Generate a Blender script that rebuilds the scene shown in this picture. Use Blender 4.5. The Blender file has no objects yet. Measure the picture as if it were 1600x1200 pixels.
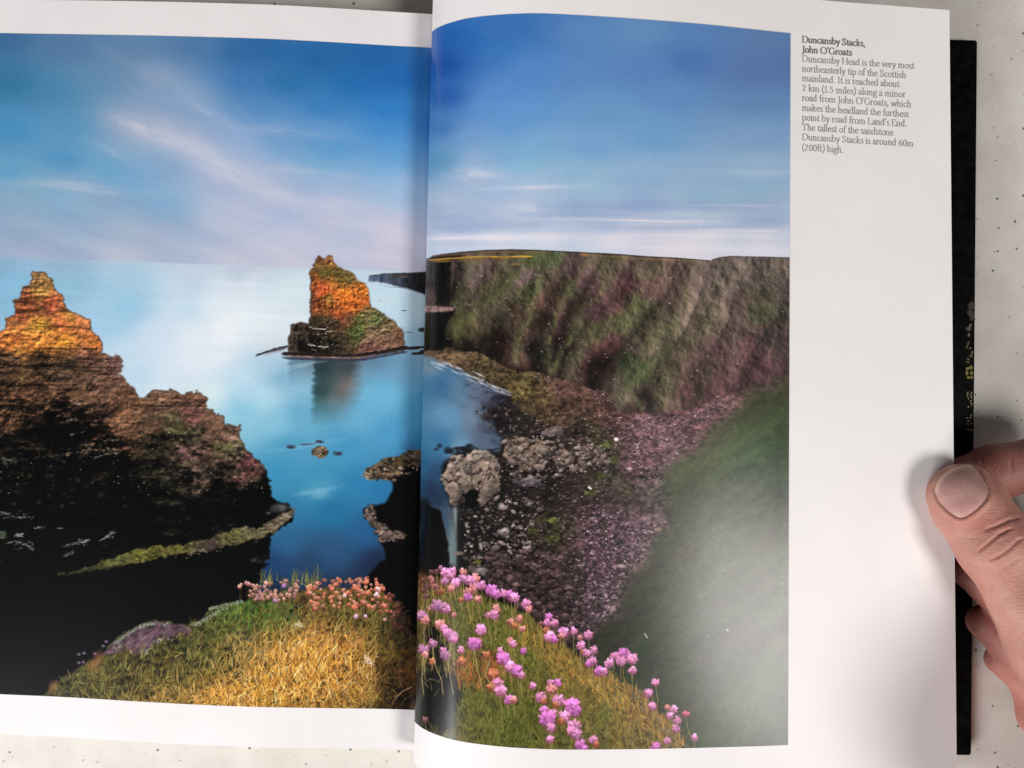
import bpy, bmesh, math
import numpy as np
from mathutils import Vector

# ------------------------------------------------------------------ camera, world, lamps, exposure
scene = bpy.context.scene
CAMZ, F = 0.321, 1200.0            # camera height over the counter (m), focal length in photo pixels
cam_data = bpy.data.cameras.new("camera")
cam_data.sensor_width = 36.0
cam_data.lens = 36.0 * F / 1600.0
cam_data.clip_start = 0.005
cam_data.clip_end = 50.0
cam = bpy.data.objects.new("camera", cam_data)
scene.collection.objects.link(cam)
cam.location = (0, 0, CAMZ)
scene.camera = cam

world = bpy.data.worlds.new("World")
scene.world = world
world.use_nodes = True
world.node_tree.nodes["Background"].inputs[0].default_value = (0.95, 0.97, 1.0, 1)
world.node_tree.nodes["Background"].inputs[1].default_value = 0.10

def area_lamp(name, direction, dist, size, watts, colour, target=(0.02, -0.02, 0.02), shape='DISK', size_y=None):
    d = Vector(direction).normalized()
    l = bpy.data.lights.new(name, 'AREA')
    l.shape = shape
    l.size = size
    if size_y:
        l.size_y = size_y
    l.energy = watts
    l.color = colour
    o = bpy.data.objects.new(name, l)
    scene.collection.objects.link(o)
    o.location = Vector(target) + d * dist
    o.rotation_euler = d.to_track_quat('Z', 'Y').to_euler()
    return o

# one ceiling lamp to the right of the reader, one broad low window on the reader's left
area_lamp("ceiling_lamp", (0.54, -0.315, 0.79), 1.9, 0.60, 20.5, (1.0, 0.965, 0.94))
area_lamp("window_light", (-0.56, -0.66, 0.42), 2.0, 1.3, 52.0, (0.985, 0.985, 1.0), shape='RECTANGLE', size_y=0.8)

scene.view_settings.view_transform = 'Standard'
scene.view_settings.look = 'None'
scene.view_settings.exposure = 0.04
scene.view_settings.gamma = 1.0
scene.view_settings.use_curve_mapping = False
scene.cycles.max_bounces = 8

# ------------------------------------------------------------------ small helpers
def link(o, parent=None):
    scene.collection.objects.link(o)
    if parent is not None:
        o.parent = parent
    return o

def mesh_obj(name, verts, faces, mat, parent=None, smooth=True):
    me = bpy.data.meshes.new(name)
    me.from_pydata([tuple(map(float, v)) for v in verts], [], [tuple(int(i) for i in f) for f in faces])
    me.materials.append(mat)
    if smooth:
        me.polygons.foreach_set("use_smooth", [True] * len(me.polygons))
    me.update()
    return link(bpy.data.objects.new(name, me), parent)

def W(px, py, z):
    """A point seen at photo pixel (px, py) that lies at height z over the counter."""
    d = CAMZ - z
    return np.stack(np.broadcast_arrays((px - 800.0) * d / F, (600.0 - py) * d / F, z), -1)

def principled(name, base=(0.8, 0.8, 0.8), rough=0.5, spec=0.5):
    m = bpy.data.materials.new(name)
    m.use_nodes = True
    b = m.node_tree.nodes["Principled BSDF"]
    b.inputs["Base Color"].default_value = (*base, 1)
    b.inputs["Roughness"].default_value = rough
    b.inputs["Specular IOR Level"].default_value = spec
    return m, m.node_tree, b

def ramp(nt, stops):
    r = nt.nodes.new("ShaderNodeValToRGB")
    els = r.color_ramp.elements
    while len(els) < len(stops):
        els.new(0.5)
    for e, (p, c) in zip(els, stops):
        e.position = p
        e.color = (*c, 1) if len(c) == 3 else c
    return r

def lin(c):
    c = np.asarray(c, np.float32) / 255.0
    return np.where(c <= 0.04045, c / 12.92, ((np.maximum(c, 0) + 0.055) / 1.055) ** 2.4)

# ------------------------------------------------------------------ materials
def make_counter_material():
    m, nt, b = principled("speckled_solid_surface", rough=0.33, spec=0.45)
    N, L = nt.nodes, nt.links
    tc = N.new("ShaderNodeTexCoord")
    cloud = N.new("ShaderNodeTexNoise"); cloud.inputs["Scale"].default_value = 60; cloud.inputs["Detail"].default_value = 5
    L.new(tc.outputs["Object"], cloud.inputs["Vector"])
    base = ramp(nt, [(0.32, (0.60, 0.558, 0.500)), (0.68, (0.69, 0.652, 0.595))])
    L.new(cloud.outputs["Fac"], base.inputs[0])
    col = base.outputs[0]
    def specks(scale, radius, keep, colour, strength, offs):
        nonlocal col
        mp = N.new("ShaderNodeMapping"); mp.inputs["Location"].default_value = (offs, offs * 0.7, 0)
        L.new(tc.outputs["Object"], mp.inputs[0])
        v = N.new("ShaderNodeTexVoronoi"); v.voronoi_dimensions = '2D'; v.inputs["Scale"].default_value = scale
        L.new(mp.outputs[0], v.inputs["Vector"])
        sep = N.new("ShaderNodeSeparateColor"); L.new(v.outputs["Color"], sep.inputs[0])
        size = N.new("ShaderNodeMath"); size.operation = 'MULTIPLY_ADD'
        L.new(sep.outputs[1], size.inputs[0]); size.inputs[1].default_value = radius * 0.9; size.inputs[2].default_value = radius * 0.35
        ratio = N.new("ShaderNodeMath"); ratio.operation = 'DIVIDE'
        L.new(v.outputs["Distance"], ratio.inputs[0]); L.new(size.outputs[0], ratio.inputs[1])
        dot = N.new("ShaderNodeMapRange"); dot.inputs[1].default_value = 1.15; dot.inputs[2].default_value = 0.7
        L.new(ratio.outputs[0], dot.inputs[0])
        sel = N.new("ShaderNodeMath"); sel.operation = 'LESS_THAN'; sel.inputs[1].default_value = keep
        L.new(sep.outputs[0], sel.inputs[0])
        f = N.new("ShaderNodeMath"); f.operation = 'MULTIPLY'; L.new(dot.outputs[0], f.inputs[0]); L.new(sel.outputs[0], f.inputs[1])
        f2 = N.new("ShaderNodeMath"); f2.operation = 'MULTIPLY'; L.new(f.outputs[0], f2.inputs[0]); f2.inputs[1].default_value = strength
        mix = N.new("ShaderNodeMix"); mix.data_type = 'RGBA'
        L.new(f2.outputs[0], mix.inputs[0]); L.new(col, mix.inputs[6]); mix.inputs[7].default_value = (*colour, 1)
        col = mix.outputs[2]
    specks(190, 0.13, 0.5, (0.76, 0.74, 0.69), 0.28, 0.31)
    specks(150, 0.09, 0.32, (0.24, 0.19, 0.16), 0.45, 1.7)
    specks(210, 0.08, 0.25, (0.40, 0.33, 0.24), 0.45, 4.1)
    specks(100, 0.055, 0.40, (0.03, 0.026, 0.025), 0.85, 2.6)
    L.new(col, b.inputs["Base Color"])
    return m

def make_paper_material():
    m, nt, b = principled("white_coated_paper", (0.80, 0.765, 0.755), rough=0.46, spec=0.38)
    N, L = nt.nodes, nt.links
    tc = N.new("ShaderNodeTexCoord")
    n = N.new("ShaderNodeTexNoise"); n.inputs["Scale"].default_value = 26; n.inputs["Detail"].default_value = 3
    L.new(tc.outputs["Object"], n.inputs["Vector"])
    r = ramp(nt, [(0.35, (0.785, 0.75, 0.742)), (0.65, (0.815, 0.78, 0.77))])
    L.new(n.outputs["Fac"], r.inputs[0]); L.new(r.outputs[0], b.inputs["Base Color"])
    fine = N.new("ShaderNodeTexNoise"); fine.inputs["Scale"].default_value = 1800; fine.inputs["Detail"].default_value = 2
    L.new(tc.outputs["Object"], fine.inputs["Vector"])
    wav = N.new("ShaderNodeTexNoise"); wav.inputs["Scale"].default_value = 34
    L.new(tc.outputs["Object"], wav.inputs["Vector"])
    bp = N.new("ShaderNodeBump"); bp.inputs["Strength"].default_value = 0.05; bp.inputs["Distance"].default_value = 0.0004
    L.new(fine.outputs["Fac"], bp.inputs["Height"])
    bp2 = N.new("ShaderNodeBump"); bp2.inputs["Strength"].default_value = 0.05; bp2.inputs["Distance"].default_value = 0.004
    L.new(wav.outputs["Fac"], bp2.inputs["Height"]); L.new(bp.outputs[0], bp2.inputs["Normal"])
    L.new(bp2.outputs[0], b.inputs["Normal"])
    return m

def make_block_material():
    m, nt, b = principled("stacked_page_edges", (0.74, 0.71, 0.68), rough=0.7)
    N, L = nt.nodes, nt.links
    tc = N.new("ShaderNodeTexCoord")
    w = N.new("ShaderNodeTexWave"); w.bands_direction = 'Z'; w.inputs["Scale"].default_value = 900; w.inputs["Distortion"].default_value = 3
    L.new(tc.outputs["Object"], w.inputs["Vector"])
    r = ramp(nt, [(0.0, (0.45, 0.43, 0.41)), (0.6, (0.78, 0.75, 0.72))])
    L.new(w.outputs["Fac"], r.inputs[0]); L.new(r.outputs[0], b.inputs["Base Color"])
    return m

def make_cover_material():
    m, nt, b = principled("black_jacket", (0.004, 0.004, 0.004), rough=0.55, spec=0.03)
    N, L = nt.nodes, nt.links
    tc = N.new("ShaderNodeTexCoord")
    n = N.new("ShaderNodeTexNoise"); n.inputs["Scale"].default_value = 240; n.inputs["Detail"].default_value = 6
    L.new(tc.outputs["Object"], n.inputs["Vector"])
    r = ramp(nt, [(0.35, (0.0015, 0.0015, 0.0015)), (0.8, (0.008, 0.007, 0.007))])
    L.new(n.outputs["Fac"], r.inputs[0]); L.new(r.outputs[0], b.inputs["Base Color"])
    r2 = ramp(nt, [(0.3, (0.36,) * 3), (0.7, (0.55,) * 3)])
    L.new(n.outputs["Fac"], r2.inputs[0]); L.new(r2.outputs[0], b.inputs["Roughness"])
    return m

M_COUNTER = make_counter_material()
M_PAPER = make_paper_material()
M_BLOCK = make_block_material()
M_COVER = make_cover_material()
M_INK = principled("grey_black_ink", (0.27, 0.257, 0.26), rough=0.5, spec=0.3)[0]
M_INK_BOLD = principled("bold_grey_black_ink", (0.17, 0.16, 0.162), rough=0.5, spec=0.3)[0]

# ------------------------------------------------------------------ countertop
def make_counter():
    bm = bmesh.new()
    bmesh.ops.create_cube(bm, size=1)
    bmesh.ops.scale(bm, vec=(1.6, 1.1, 0.03), verts=bm.verts)
    bmesh.ops.bevel(bm, geom=bm.edges[:], offset=0.003, segments=2, affect='EDGES')
    bmesh.ops.translate(bm, vec=(0, 0.05, -0.015), verts=bm.verts)
    me = bpy.data.meshes.new("countertop"); bm.to_mesh(me); bm.free()
    me.materials.append(M_COUNTER)
    o = link(bpy.data.objects.new("countertop", me))
    o["kind"] = "structure"
    o["label"] = "off-white kitchen countertop flecked with tiny dark specks"
    return o
make_counter()

# ------------------------------------------------------------------ page surfaces (traced at the print's top and bottom edge)
HP = 0.262                                     # height of the printed picture (m)
def cr(pts, k):
    """Catmull-Rom resample of rows of pts, k samples per span."""
    P = np.asarray(pts, float)
    E = np.vstack([2 * P[0] - P[1], P, 2 * P[-1] - P[-2]])
    out = []
    for i in range(1, len(E) - 2):
        a, b, c, d = E[i - 1], E[i], E[i + 1], E[i + 2]
        for s in np.arange(k) / k:
            out.append(0.5 * (2 * b + (c - a) * s + (2 * a - 5 * b + 4 * c - d) * s * s + (3 * b - a - 3 * c + d) * s ** 3))
    out.append(P[-1])
    return np.array(out)

class Page:
    """Ruled sheet: rows of (top xyz, bottom xyz, top px, bottom px) along the page's width."""
    def __init__(self, rows, k):
        R = cr(rows, k)
        self.T, self.B, self.pt, self.pb = R[:, 0:3], R[:, 3:6], R[:, 6:8], R[:, 8:10]
        self.n = len(R)
        dT = np.gradient(self.T, axis=0); dB = np.gradient(self.B, axis=0)
        up = self.T - self.B
        nt = np.cross(dT, up); nb = np.cross(dB, up)
        self.NT = nt / np.linalg.norm(nt, axis=1)[:, None]
        self.NB = nb / np.linalg.norm(nb, axis=1)[:, None]
    def at(self, u, t, off=0.0):
        """u: fractional column, t: 0 at the print's foot, 1 at its head."""
        u = np.clip(u, 0, self.n - 1.0001); i = u.astype(int); f = (u - i)[..., None]; t = t[..., None]
        g = lambda A: A[i] * (1 - f) + A[i + 1] * f
        return (g(self.B) + off * g(self.NB)) * (1 - t) + (g(self.T) + off * g(self.NT)) * t
    def px(self, u, t):
        u = np.clip(u, 0, self.n - 1.0001); i = u.astype(int); f = (u - i)[..., None]; t = t[..., None]
        g = lambda A: A[i] * (1 - f) + A[i + 1] * f
        return g(self.pb) * (1 - t) + g(self.pt) * t
    def find(self, px, py, u0):
        u = np.full(np.shape(px), float(u0)); t = np.full(np.shape(px), 0.5)
        cols = np.arange(self.n)
        for _ in range(4):
            xb = np.interp(u, cols, self.pb[:, 0]); xt = np.interp(u, cols, self.pt[:, 0])
            yb = np.interp(u, cols, self.pb[:, 1]); yt = np.interp(u, cols, self.pt[:, 1])
            t = (py - yb) / (yt - yb)
            tm = float(np.mean(t))
            xs = self.pb[u0:, 0] * (1 - tm) + self.pt[u0:, 0] * tm
            u = np.interp(px + (tm - t) * (xt - xb), xs, cols[u0:])
        return u, t

def sm(a, b, x):
    s = np.clip((x - a) / (b - a), 0, 1)
    return s * s * (3 - 2 * s)

def right_page():
    xt = np.array([675, 680, 687, 700, 725, 750, 775, 800, 840, 900, 1000, 1100, 1200, 1235, 1300, 1400, 1484], float)
    yt = np.array([51, 46, 42, 37, 30, 26, 23.6, 22, 21, 23.5, 30, 38, 48.5, 52, 57.5, 64.5, 70.5], float)
    xb = np.array([648, 653, 661, 675, 701, 727, 753, 779, 820.5, 882, 985, 1089, 1195, 1231, 1302, 1408, 1494.5], float)
    yb = np.array([1126, 1132, 1138, 1145, 1154, 1159.5, 1163, 1166, 1169, 1171, 1170.5, 1168.5, 1165.5, 1164, 1162, 1158, 1155], float)
    z = CAMZ - F * HP / np.hypot(xt - xb, yb - yt)
    dz = 0.003 * sm(950, 1484, xt)
    T = W(xt, yt, z - dz); B = W(xb, yb, z + dz)
    rows = np.hstack([T, B, xt[:, None], yt[:, None], xb[:, None], yb[:, None]])
    pre = []
    for dx, ddz, dp in ((0.0125, -0.0215, 40), (0.007, -0.017, 28), (0.0030, -0.0105, 17), (0.0007, -0.0045, 7)):
        r = rows[0].copy()
        r[[0, 3]] += dx; r[[2, 5]] += ddz; r[[6, 8]] -= dp
        pre.append(r)
    return Page(np.vstack([pre, rows]), 6), 4 * 6

def left_page():
    xt = np.array([-215, -100, 24, 124, 224, 324, 424, 524, 584, 616, 640, 660, 676, 692, 712], float)
    xb = xt - 24
    yt = np.interp(xt, [-215, 0, 200, 400, 500, 600, 672, 720], [46.5, 52, 55, 60, 65, 71, 75, 80])
    yb = np.interp(xb, [-240, 0, 100, 200, 300, 400, 500, 600, 647, 700], [1073, 1084.5, 1089, 1095, 1100.5, 1104.5, 1106.2, 1107.5, 1109, 1112])
    z = np.interp(xb, [-240, 0, 200, 400, 500, 570, 600, 620, 640, 655, 670, 690], [0.0150, 0.0167, 0.0187, 0.0197, 0.0190, 0.0184, 0.0180, 0.0177, 0.0170, 0.0160, 0.0135, 0.0080])
    T = W(xt, yt, z); B = W(xb, yb, z)
    return Page(np.hstack([T, B, xt[:, None], yt[:, None], xb[:, None], yb[:, None]]), 6), 0

RP, RU0 = right_page()
LP, LU0 = left_page()
T_FOOT, T_HEAD = -0.0605, 1.0515

def u_of_x(pg, x):
    return float(np.interp(x, pg.pt[:, 0], np.arange(pg.n)))

def sheet(pg, u0, u1, t0, t1, nu, nt_, off, thick):
    """A thin closed sheet over the page's surface between two columns and two heights."""
    u = np.linspace(u0, u1, nu); t = np.linspace(t0, t1, nt_)
    U, T = np.meshgrid(u, t, indexing='ij')
    top = pg.at(U, T, off).reshape(-1, 3); bot = pg.at(U, T, off - thick).reshape(-1, 3)
    idx = np.arange(nu * nt_).reshape(nu, nt_); m = nu * nt_
    a, b, c, d = idx[:-1, :-1].ravel(), idx[1:, :-1].ravel(), idx[1:, 1:].ravel(), idx[:-1, 1:].ravel()
    faces = np.vstack([np.stack([a, b, c, d], 1), np.stack([a, d, c, b], 1) + m])
    ring = np.concatenate([idx[:, 0], idx[-1, 1:], idx[-2::-1, -1], idx[0, -2:0:-1]])
    # the rim has its own vertices so that the sheet's face stays smoothly shaded up to its edge
    k = len(ring); a = np.arange(k); nx = (a + 1) % k
    side = np.stack([a, a + k, nx + k, nx], 1) + 2 * m
    return np.vstack([top, bot, top[ring], bot[ring]]), np.vstack([faces, side]), U, T

book = bpy.data.objects.new("book", None)
link(book)
book.location = (-0.03, -0.15, 0.0)
book["label"] = "open picture book showing a coastal sea-stack photograph across two glossy pages"
book["category"] = "book"
BOFF = np.array(book.location)

def child(name, verts, faces, mat, parent=None, smooth=True):
    """A part of the book, in the book's own coordinates."""
    p = book if parent is None else parent
    o = mesh_obj(name, np.asarray(verts) - BOFF, faces, mat, p, smooth)
    return o

def make_sheet_part(name, pg, u0, u1, t0, t1, nu, nt_, off, thick, mat, parent=None):
    v, f, U, T = sheet(pg, u0, u1, t0, t1, nu, nt_, off, thick)
    o = child(name, v, f, mat, parent)
    return o, U, T

left_sheet, _, _ = make_sheet_part("page", LP, 0, LP.n - 1, T_FOOT, T_HEAD, 70, 16, 0.0, 0.00022, M_PAPER)
right_sheet, _, _ = make_sheet_part("page", RP, 0, RP.n - 1, T_FOOT, T_HEAD, 118, 16, 0.0, 0.00022, M_PAPER)
left_sheet["label"] = "flat page almost filled by the left half of the coast photograph"
right_sheet["label"] = "curling held page with the picture's right half and a caption in its margin"

def solid_between(pg, u0, u1, lower, t0, t1, nu, drop):
    """Closed block of pages hanging below a page down to the given heights."""
    u = np.linspace(u0, u1, nu); t = np.linspace(t0, t1, 8)
    U, T = np.meshgrid(u, t, indexing='ij')
    top = pg.at(U, T, -drop); bot = top.copy(); bot[..., 2] = lower(top)
    m = U.size; idx = np.arange(m).reshape(U.shape)
    a, b, c, d = idx[:-1, :-1].ravel(), idx[1:, :-1].ravel(), idx[1:, 1:].ravel(), idx[:-1, 1:].ravel()
    faces = np.vstack([np.stack([a, b, c, d], 1), np.stack([a, d, c, b], 1) + m])
    ring = np.concatenate([idx[:, 0], idx[-1, 1:], idx[-2::-1, -1], idx[0, -2:0:-1]]); nx = np.roll(ring, -1)
    return np.vstack([top.reshape(-1, 3), bot.reshape(-1, 3)]), np.vstack([faces, np.stack([ring, ring + m, nx + m, nx], 1)])

v, f = solid_between(LP, 0.6, LP.n - 4, lambda P: np.full(P.shape[:-1], 0.0052), T_FOOT + 0.004, T_HEAD - 0.004, 60, 0.0004)
child("page_block", v, f, M_BLOCK, smooth=False)
v, f = solid_between(RP, RU0 + 22, RP.n - 2.2,
                     lambda P: 0.0055 * (1 - sm(-0.012, 0.028, P[..., 0])) + (P[..., 2] - 0.0030) * sm(-0.012, 0.028, P[..., 0]),
                     T_FOOT + 0.004, T_HEAD - 0.004, 80, 0.0004)
child("page_block", v, f, M_BLOCK, smooth=False)

# covers: black boards under the pages, with a narrow spine between them
def board(name, corners, z0, z1):
    bm = bmesh.new()
    lo = [bm.verts.new((x - BOFF[0], y - BOFF[1], z0)) for x, y in corners]
    hi = [bm.verts.new((x - BOFF[0], y - BOFF[1], z1)) for x, y in corners]
    n = len(corners)
    bm.faces.new(lo[::-1]); bm.faces.new(hi)
    for i in range(n):
        bm.faces.new((lo[i], lo[(i + 1) % n], hi[(i + 1) % n], hi[i]))
    bmesh.ops.recalc_face_normals(bm, faces=bm.faces[:])
    bmesh.ops.bevel(bm, geom=bm.edges[:], offset=0.0006, segments=2, affect='EDGES')
    me = bpy.data.meshes.new(name); bm.to_mesh(me); bm.free()
    me.materials.append(M_COVER)
    return link(bpy.data.objects.new(name, me), book)

ZC = 0.0042
c_tr = W(1528, 62, ZC); c_br = W(1518.5, 1181, ZC); c_tl = W(690, 47, ZC); c_bl = W(672, 1166, ZC)
back_cover = board("back_cover", [c_bl[:2], c_br[:2], c_tr[:2], c_tl[:2]], 0.0008, ZC)
l_tr = W(668, 46, ZC); l_br = W(650, 1120, ZC); l_tl = W(-262, 40, ZC); l_bl = W(-284, 1080, ZC)
board("front_cover", [l_bl[:2], l_br[:2], l_tr[:2], l_tl[:2]], 0.0008, ZC)
s1, s2, s3, s4 = W(651, 1122, ZC), W(671, 1160, ZC), W(689, 50, ZC), W(669, 47, ZC)
board("spine", [s1[:2], s2[:2], s3[:2], s4[:2]], 0.0004, 0.0036)

# ------------------------------------------------------------------ the printed photograph, painted by code into one ink layer per page
RNG = np.random.default_rng(7)
LATT = RNG.random((64, 256, 256)).astype(np.float32)

class Win:
    """A rectangular window of the ink canvas; X, Y are positions in the printed picture."""
    def __init__(self, X, Y, img, S):
        self.X, self.Y, self.img, self.S = X, Y, img, S
    def sub(self, x0, y0, x1, y1):
        X0, Y0, S = self.X[0, 0], self.Y[0, 0], self.S
        H, Wd = self.X.shape
        i0, i1 = max(0, int((y0 - Y0) * S)), min(H, int((y1 - Y0) * S) + 2)
        j0, j1 = max(0, int((x0 - X0) * S)), min(Wd, int((x1 - X0) * S) + 2)
        if i1 - i0 < 2 or j1 - j0 < 2:
            return None
        s = np.s_[i0:i1, j0:j1]
        return Win(self.X[s], self.Y[s], self.img[s], S)
    def noise(self, seed, sx, sy=None, rot=0.0, octv=4, gain=0.55):
        sy = sx if sy is None else sy
        c, s = math.cos(rot), math.sin(rot)
        U = (self.X * c + self.Y * s) / sx; V = (-self.X * s + self.Y * c) / sy
        out = np.zeros(self.X.shape, np.float32); amp, tot = 1.0, 0.0
        for o in range(octv):
            T = LATT[(seed * 7 + o) % 64]
            u = U * 2 ** o + 17.3 * o + seed * 3.1; v = V * 2 ** o + 9.7 * o + seed * 5.7
            iu = np.floor(u).astype(np.int32); iv = np.floor(v).astype(np.int32)
            fu = (u - iu).astype(np.float32); fv = (v - iv).astype(np.float32)
            fu = fu * fu * (3 - 2 * fu); fv = fv * fv * (3 - 2 * fv)
            a, b = iu & 255, iv & 255; a1, b1 = (iu + 1) & 255, (iv + 1) & 255
            n = (T[b, a] * (1 - fu) + T[b, a1] * fu) * (1 - fv) + (T[b1, a] * (1 - fu) + T[b1, a1] * fu) * fv
            out += amp * (2 * n - 1); tot += amp; amp *= gain
        return out / tot * 1.6
    def poly(self, pts, rough=0.0, rs=14.0, seed=1, soft=0.7, ledge=0.0, lh=5.0):
        X, Y = self.X, self.Y
        if ledge:
            yy = Y + 2.5 * self.noise(seed + 3, 30, octv=2); r = np.floor(yy / lh); r2 = np.floor(yy / (lh * .45))
            q = np.floor(X / (lh * 1.7) + 9 * hashf(r, r * 0, seed))
            X = X + ledge * (hashf(r, r * 0 + 2, seed) + .6 * hashf(r2, r2 * 0 + 5, seed) - .8); Y = self.Y + ledge * .8 * (hashf(q, q * 0 + 4, seed) - .5)
        if rough:
            X = X + rough * self.noise(seed, rs, octv=3); Y = Y + rough * self.noise(seed + 1, rs, octv=3)
        P = np.asarray(pts, float); inside = np.zeros(X.shape, bool)
        for (xa, ya), (xb, yb) in zip(P, np.roll(P, -1, 0)):
            if ya == yb:
                continue
            cond = (ya > Y) != (yb > Y)
            inside ^= cond & (X < (xb - xa) * (Y - ya) / (yb - ya) + xa)
        m = inside.astype(np.float32)
        return blur(m, soft * self.S) if soft else m
    def field(self, samples, ay=1.0, power=1.7, eps=60.0, step=6):
        """Smooth colour (or value) field through scattered samples."""
        A = np.asarray(samples, np.float32)
        xs = self.X[0, ::step]; ys = self.Y[::step, 0]
        GX, GY = np.meshgrid(np.append(xs, self.X[0, -1] + step), np.append(ys, self.Y[-1, 0] + step))
        num = 0; den = 0
        for r in A:
            w = 1.0 / ((GX - r[0]) ** 2 + (ay * (GY - r[1])) ** 2 + eps) ** power
            num = num + w[..., None] * r[2:]; den = den + w
        G = (num / den[..., None]).astype(np.float32)
        H, Wd = self.X.shape
        i = np.arange(H) / step; j = np.arange(Wd) / step
        i0 = i.astype(int); j0 = j.astype(int); fi = (i - i0).astype(np.float32)[:, None, None]; fj = (j - j0).astype(np.float32)[None, :, None]
        R = G[i0] * (1 - fi) + G[np.minimum(i0 + 1, G.shape[0] - 1)] * fi
        R = R[:, j0] * (1 - fj) + R[:, np.minimum(j0 + 1, G.shape[1] - 1)] * fj
        return R if R.shape[2] > 1 else R[..., 0]
    def put(self, mask, col):
        m = mask[..., None]
        self.img[...] = self.img * (1 - m) + np.asarray(col, np.float32) * m
    def dab(self, x, y, rx, ry, col, alpha=1.0, rot=0.0, soft=0.35):
        w = self.sub(x - max(rx, ry) - 2, y - max(rx, ry) - 2, x + max(rx, ry) + 2, y + max(rx, ry) + 2)
        if w is None:
            return
        c, s = math.cos(rot), math.sin(rot)
        dx, dy = w.X - x, w.Y - y
        d = np.sqrt(((dx * c + dy * s) / rx) ** 2 + ((-dx * s + dy * c) / ry) ** 2)
        w.put(np.clip((1 + soft * 0.5 - d) / soft, 0, 1) * alpha, col)
    def line(self, pts, width, col, alpha=1.0, taper=0.0):
        P = np.asarray(pts, float)
        w = self.sub(P[:, 0].min() - width - 2, P[:, 1].min() - width - 2, P[:, 0].max() + width + 2, P[:, 1].max() + width + 2)
        if w is None:
            return
        best = np.full(w.X.shape, 1e9, np.float32); n = len(P) - 1
        for k in range(n):
            a, b = P[k], P[k + 1]; d = b - a; q = d @ d + 1e-9
            t = np.clip(((w.X - a[0]) * d[0] + (w.Y - a[1]) * d[1]) / q, 0, 1)
            g = np.hypot(w.X - a[0] - t * d[0], w.Y - a[1] - t * d[1]) + taper * width * 0.5 * (k + t) / n
            best = np.minimum(best, g)
        w.put(np.clip((width * 0.5 - best) * self.S + 0.5, 0, 1) * alpha, col)

def blur(m, r):
    n = max(1, int(round(r)))
    for ax in (0, 1):
        for _ in range(2):
            p = np.pad(m, [(n, n) if a == ax else (0, 0) for a in (0, 1)], mode='edge')
            c = np.cumsum(p, axis=ax, dtype=np.float64)
            c = np.concatenate([np.zeros_like(np.take(c, [0], ax)), c], ax)
            k = 2 * n + 1; L = m.shape[ax]
            m = ((np.take(c, range(k, k + L), ax) - np.take(c, range(0, L), ax)) / k).astype(np.float32)
    return m

def hashf(a, b, seed):
    h = np.sin(a * 127.1 + b * 311.7 + seed * 74.7) * 43758.5453
    return (h - np.floor(h)).astype(np.float32)

def blocks(w, rowh, colw, seed, tilt=0.0):
    """Bedded, jointed rock: returns brightness factors for stacked blocks with dark joints."""
    wy = w.Y + tilt * w.X + rowh * 0.5 * w.noise(seed, rowh * 5, rowh * 2.5, octv=2)
    wx = w.X + colw * 0.35 * w.noise(seed + 2, colw * 2.2, octv=2)
    r = np.floor(wy / rowh); fy = wy / rowh - r
    cw = colw * (0.6 + 0.9 * hashf(r, 0 * r, seed))
    cx = wx / cw + 10 * hashf(r, r * 0 + 3, seed); c = np.floor(cx); fx = cx - c
    tone = 0.62 + 0.62 * hashf(r, c, seed + 1)
    joint = np.minimum(np.minimum(fx, 1 - fx) * cw / 1.6, np.minimum(fy * 1.0, (1 - fy) * 1.3) * rowh / 1.6)
    edge = np.clip(joint, 0, 1)
    lit = 1.0 + 0.30 * np.clip(1 - fy * 4, 0, 1)
    edge = 1 - (1 - edge) * np.clip(0.75 + 0.9 * w.noise(seed + 4, colw * 1.6, octv=3), 0, 1)
    return tone * (0.58 + 0.42 * edge) * lit

def rock_relief(w, seed, s=1.0, k=1.0, tilt=0.0, aspect=1.0):
    """Sandstone beds: ledges, joints and rubble as a height field lit from the upper left."""
    Hh = np.zeros(w.X.shape, np.float32); tone = np.ones(w.X.shape, np.float32)
    wx = w.X + 5 * s * w.noise(seed, 16 * s, octv=3); wy = w.Y + tilt * w.X + 4 * s * w.noise(seed + 1, 34 * s, 14 * s, octv=3)
    for n, (rh, cw, amp) in enumerate(((19, 30, 1.0), (9, 15, .9), (4.6, 7, .75), (2.6, 4, .45))):
        rh *= s; cw *= s * aspect
        yy = wy + rh * 2.2 * w.noise(seed + 2 + n, 90 * s, rh * 6, octv=2)
        r = np.floor(yy / rh)
        q = wx / (cw * (.5 + 1.2 * hashf(r, r * 0 + n, seed))) + 31 * hashf(r, r * 0 + 7 + n, seed)
        h = hashf(r, np.floor(q), seed + n)
        Hh += amp * (h * .8 + .5 * hashf(r, r * 0 + 11, seed + n)); tone += amp * .20 * (h - .5)
    Hh += .9 * w.noise(seed + 7, 7 * s, 5 * s, octv=4)
    Hh = blur(Hh, .9 * w.S)
    gy, gx = np.gradient(Hh)
    sh = 1 + k * w.S * (1.15 * gy + .55 * gx)
    return np.clip(sh, .22, 1.75) * tone * (1 + .16 * w.noise(seed + 9, 3.2 * s, 7 * s, octv=3))

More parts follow.
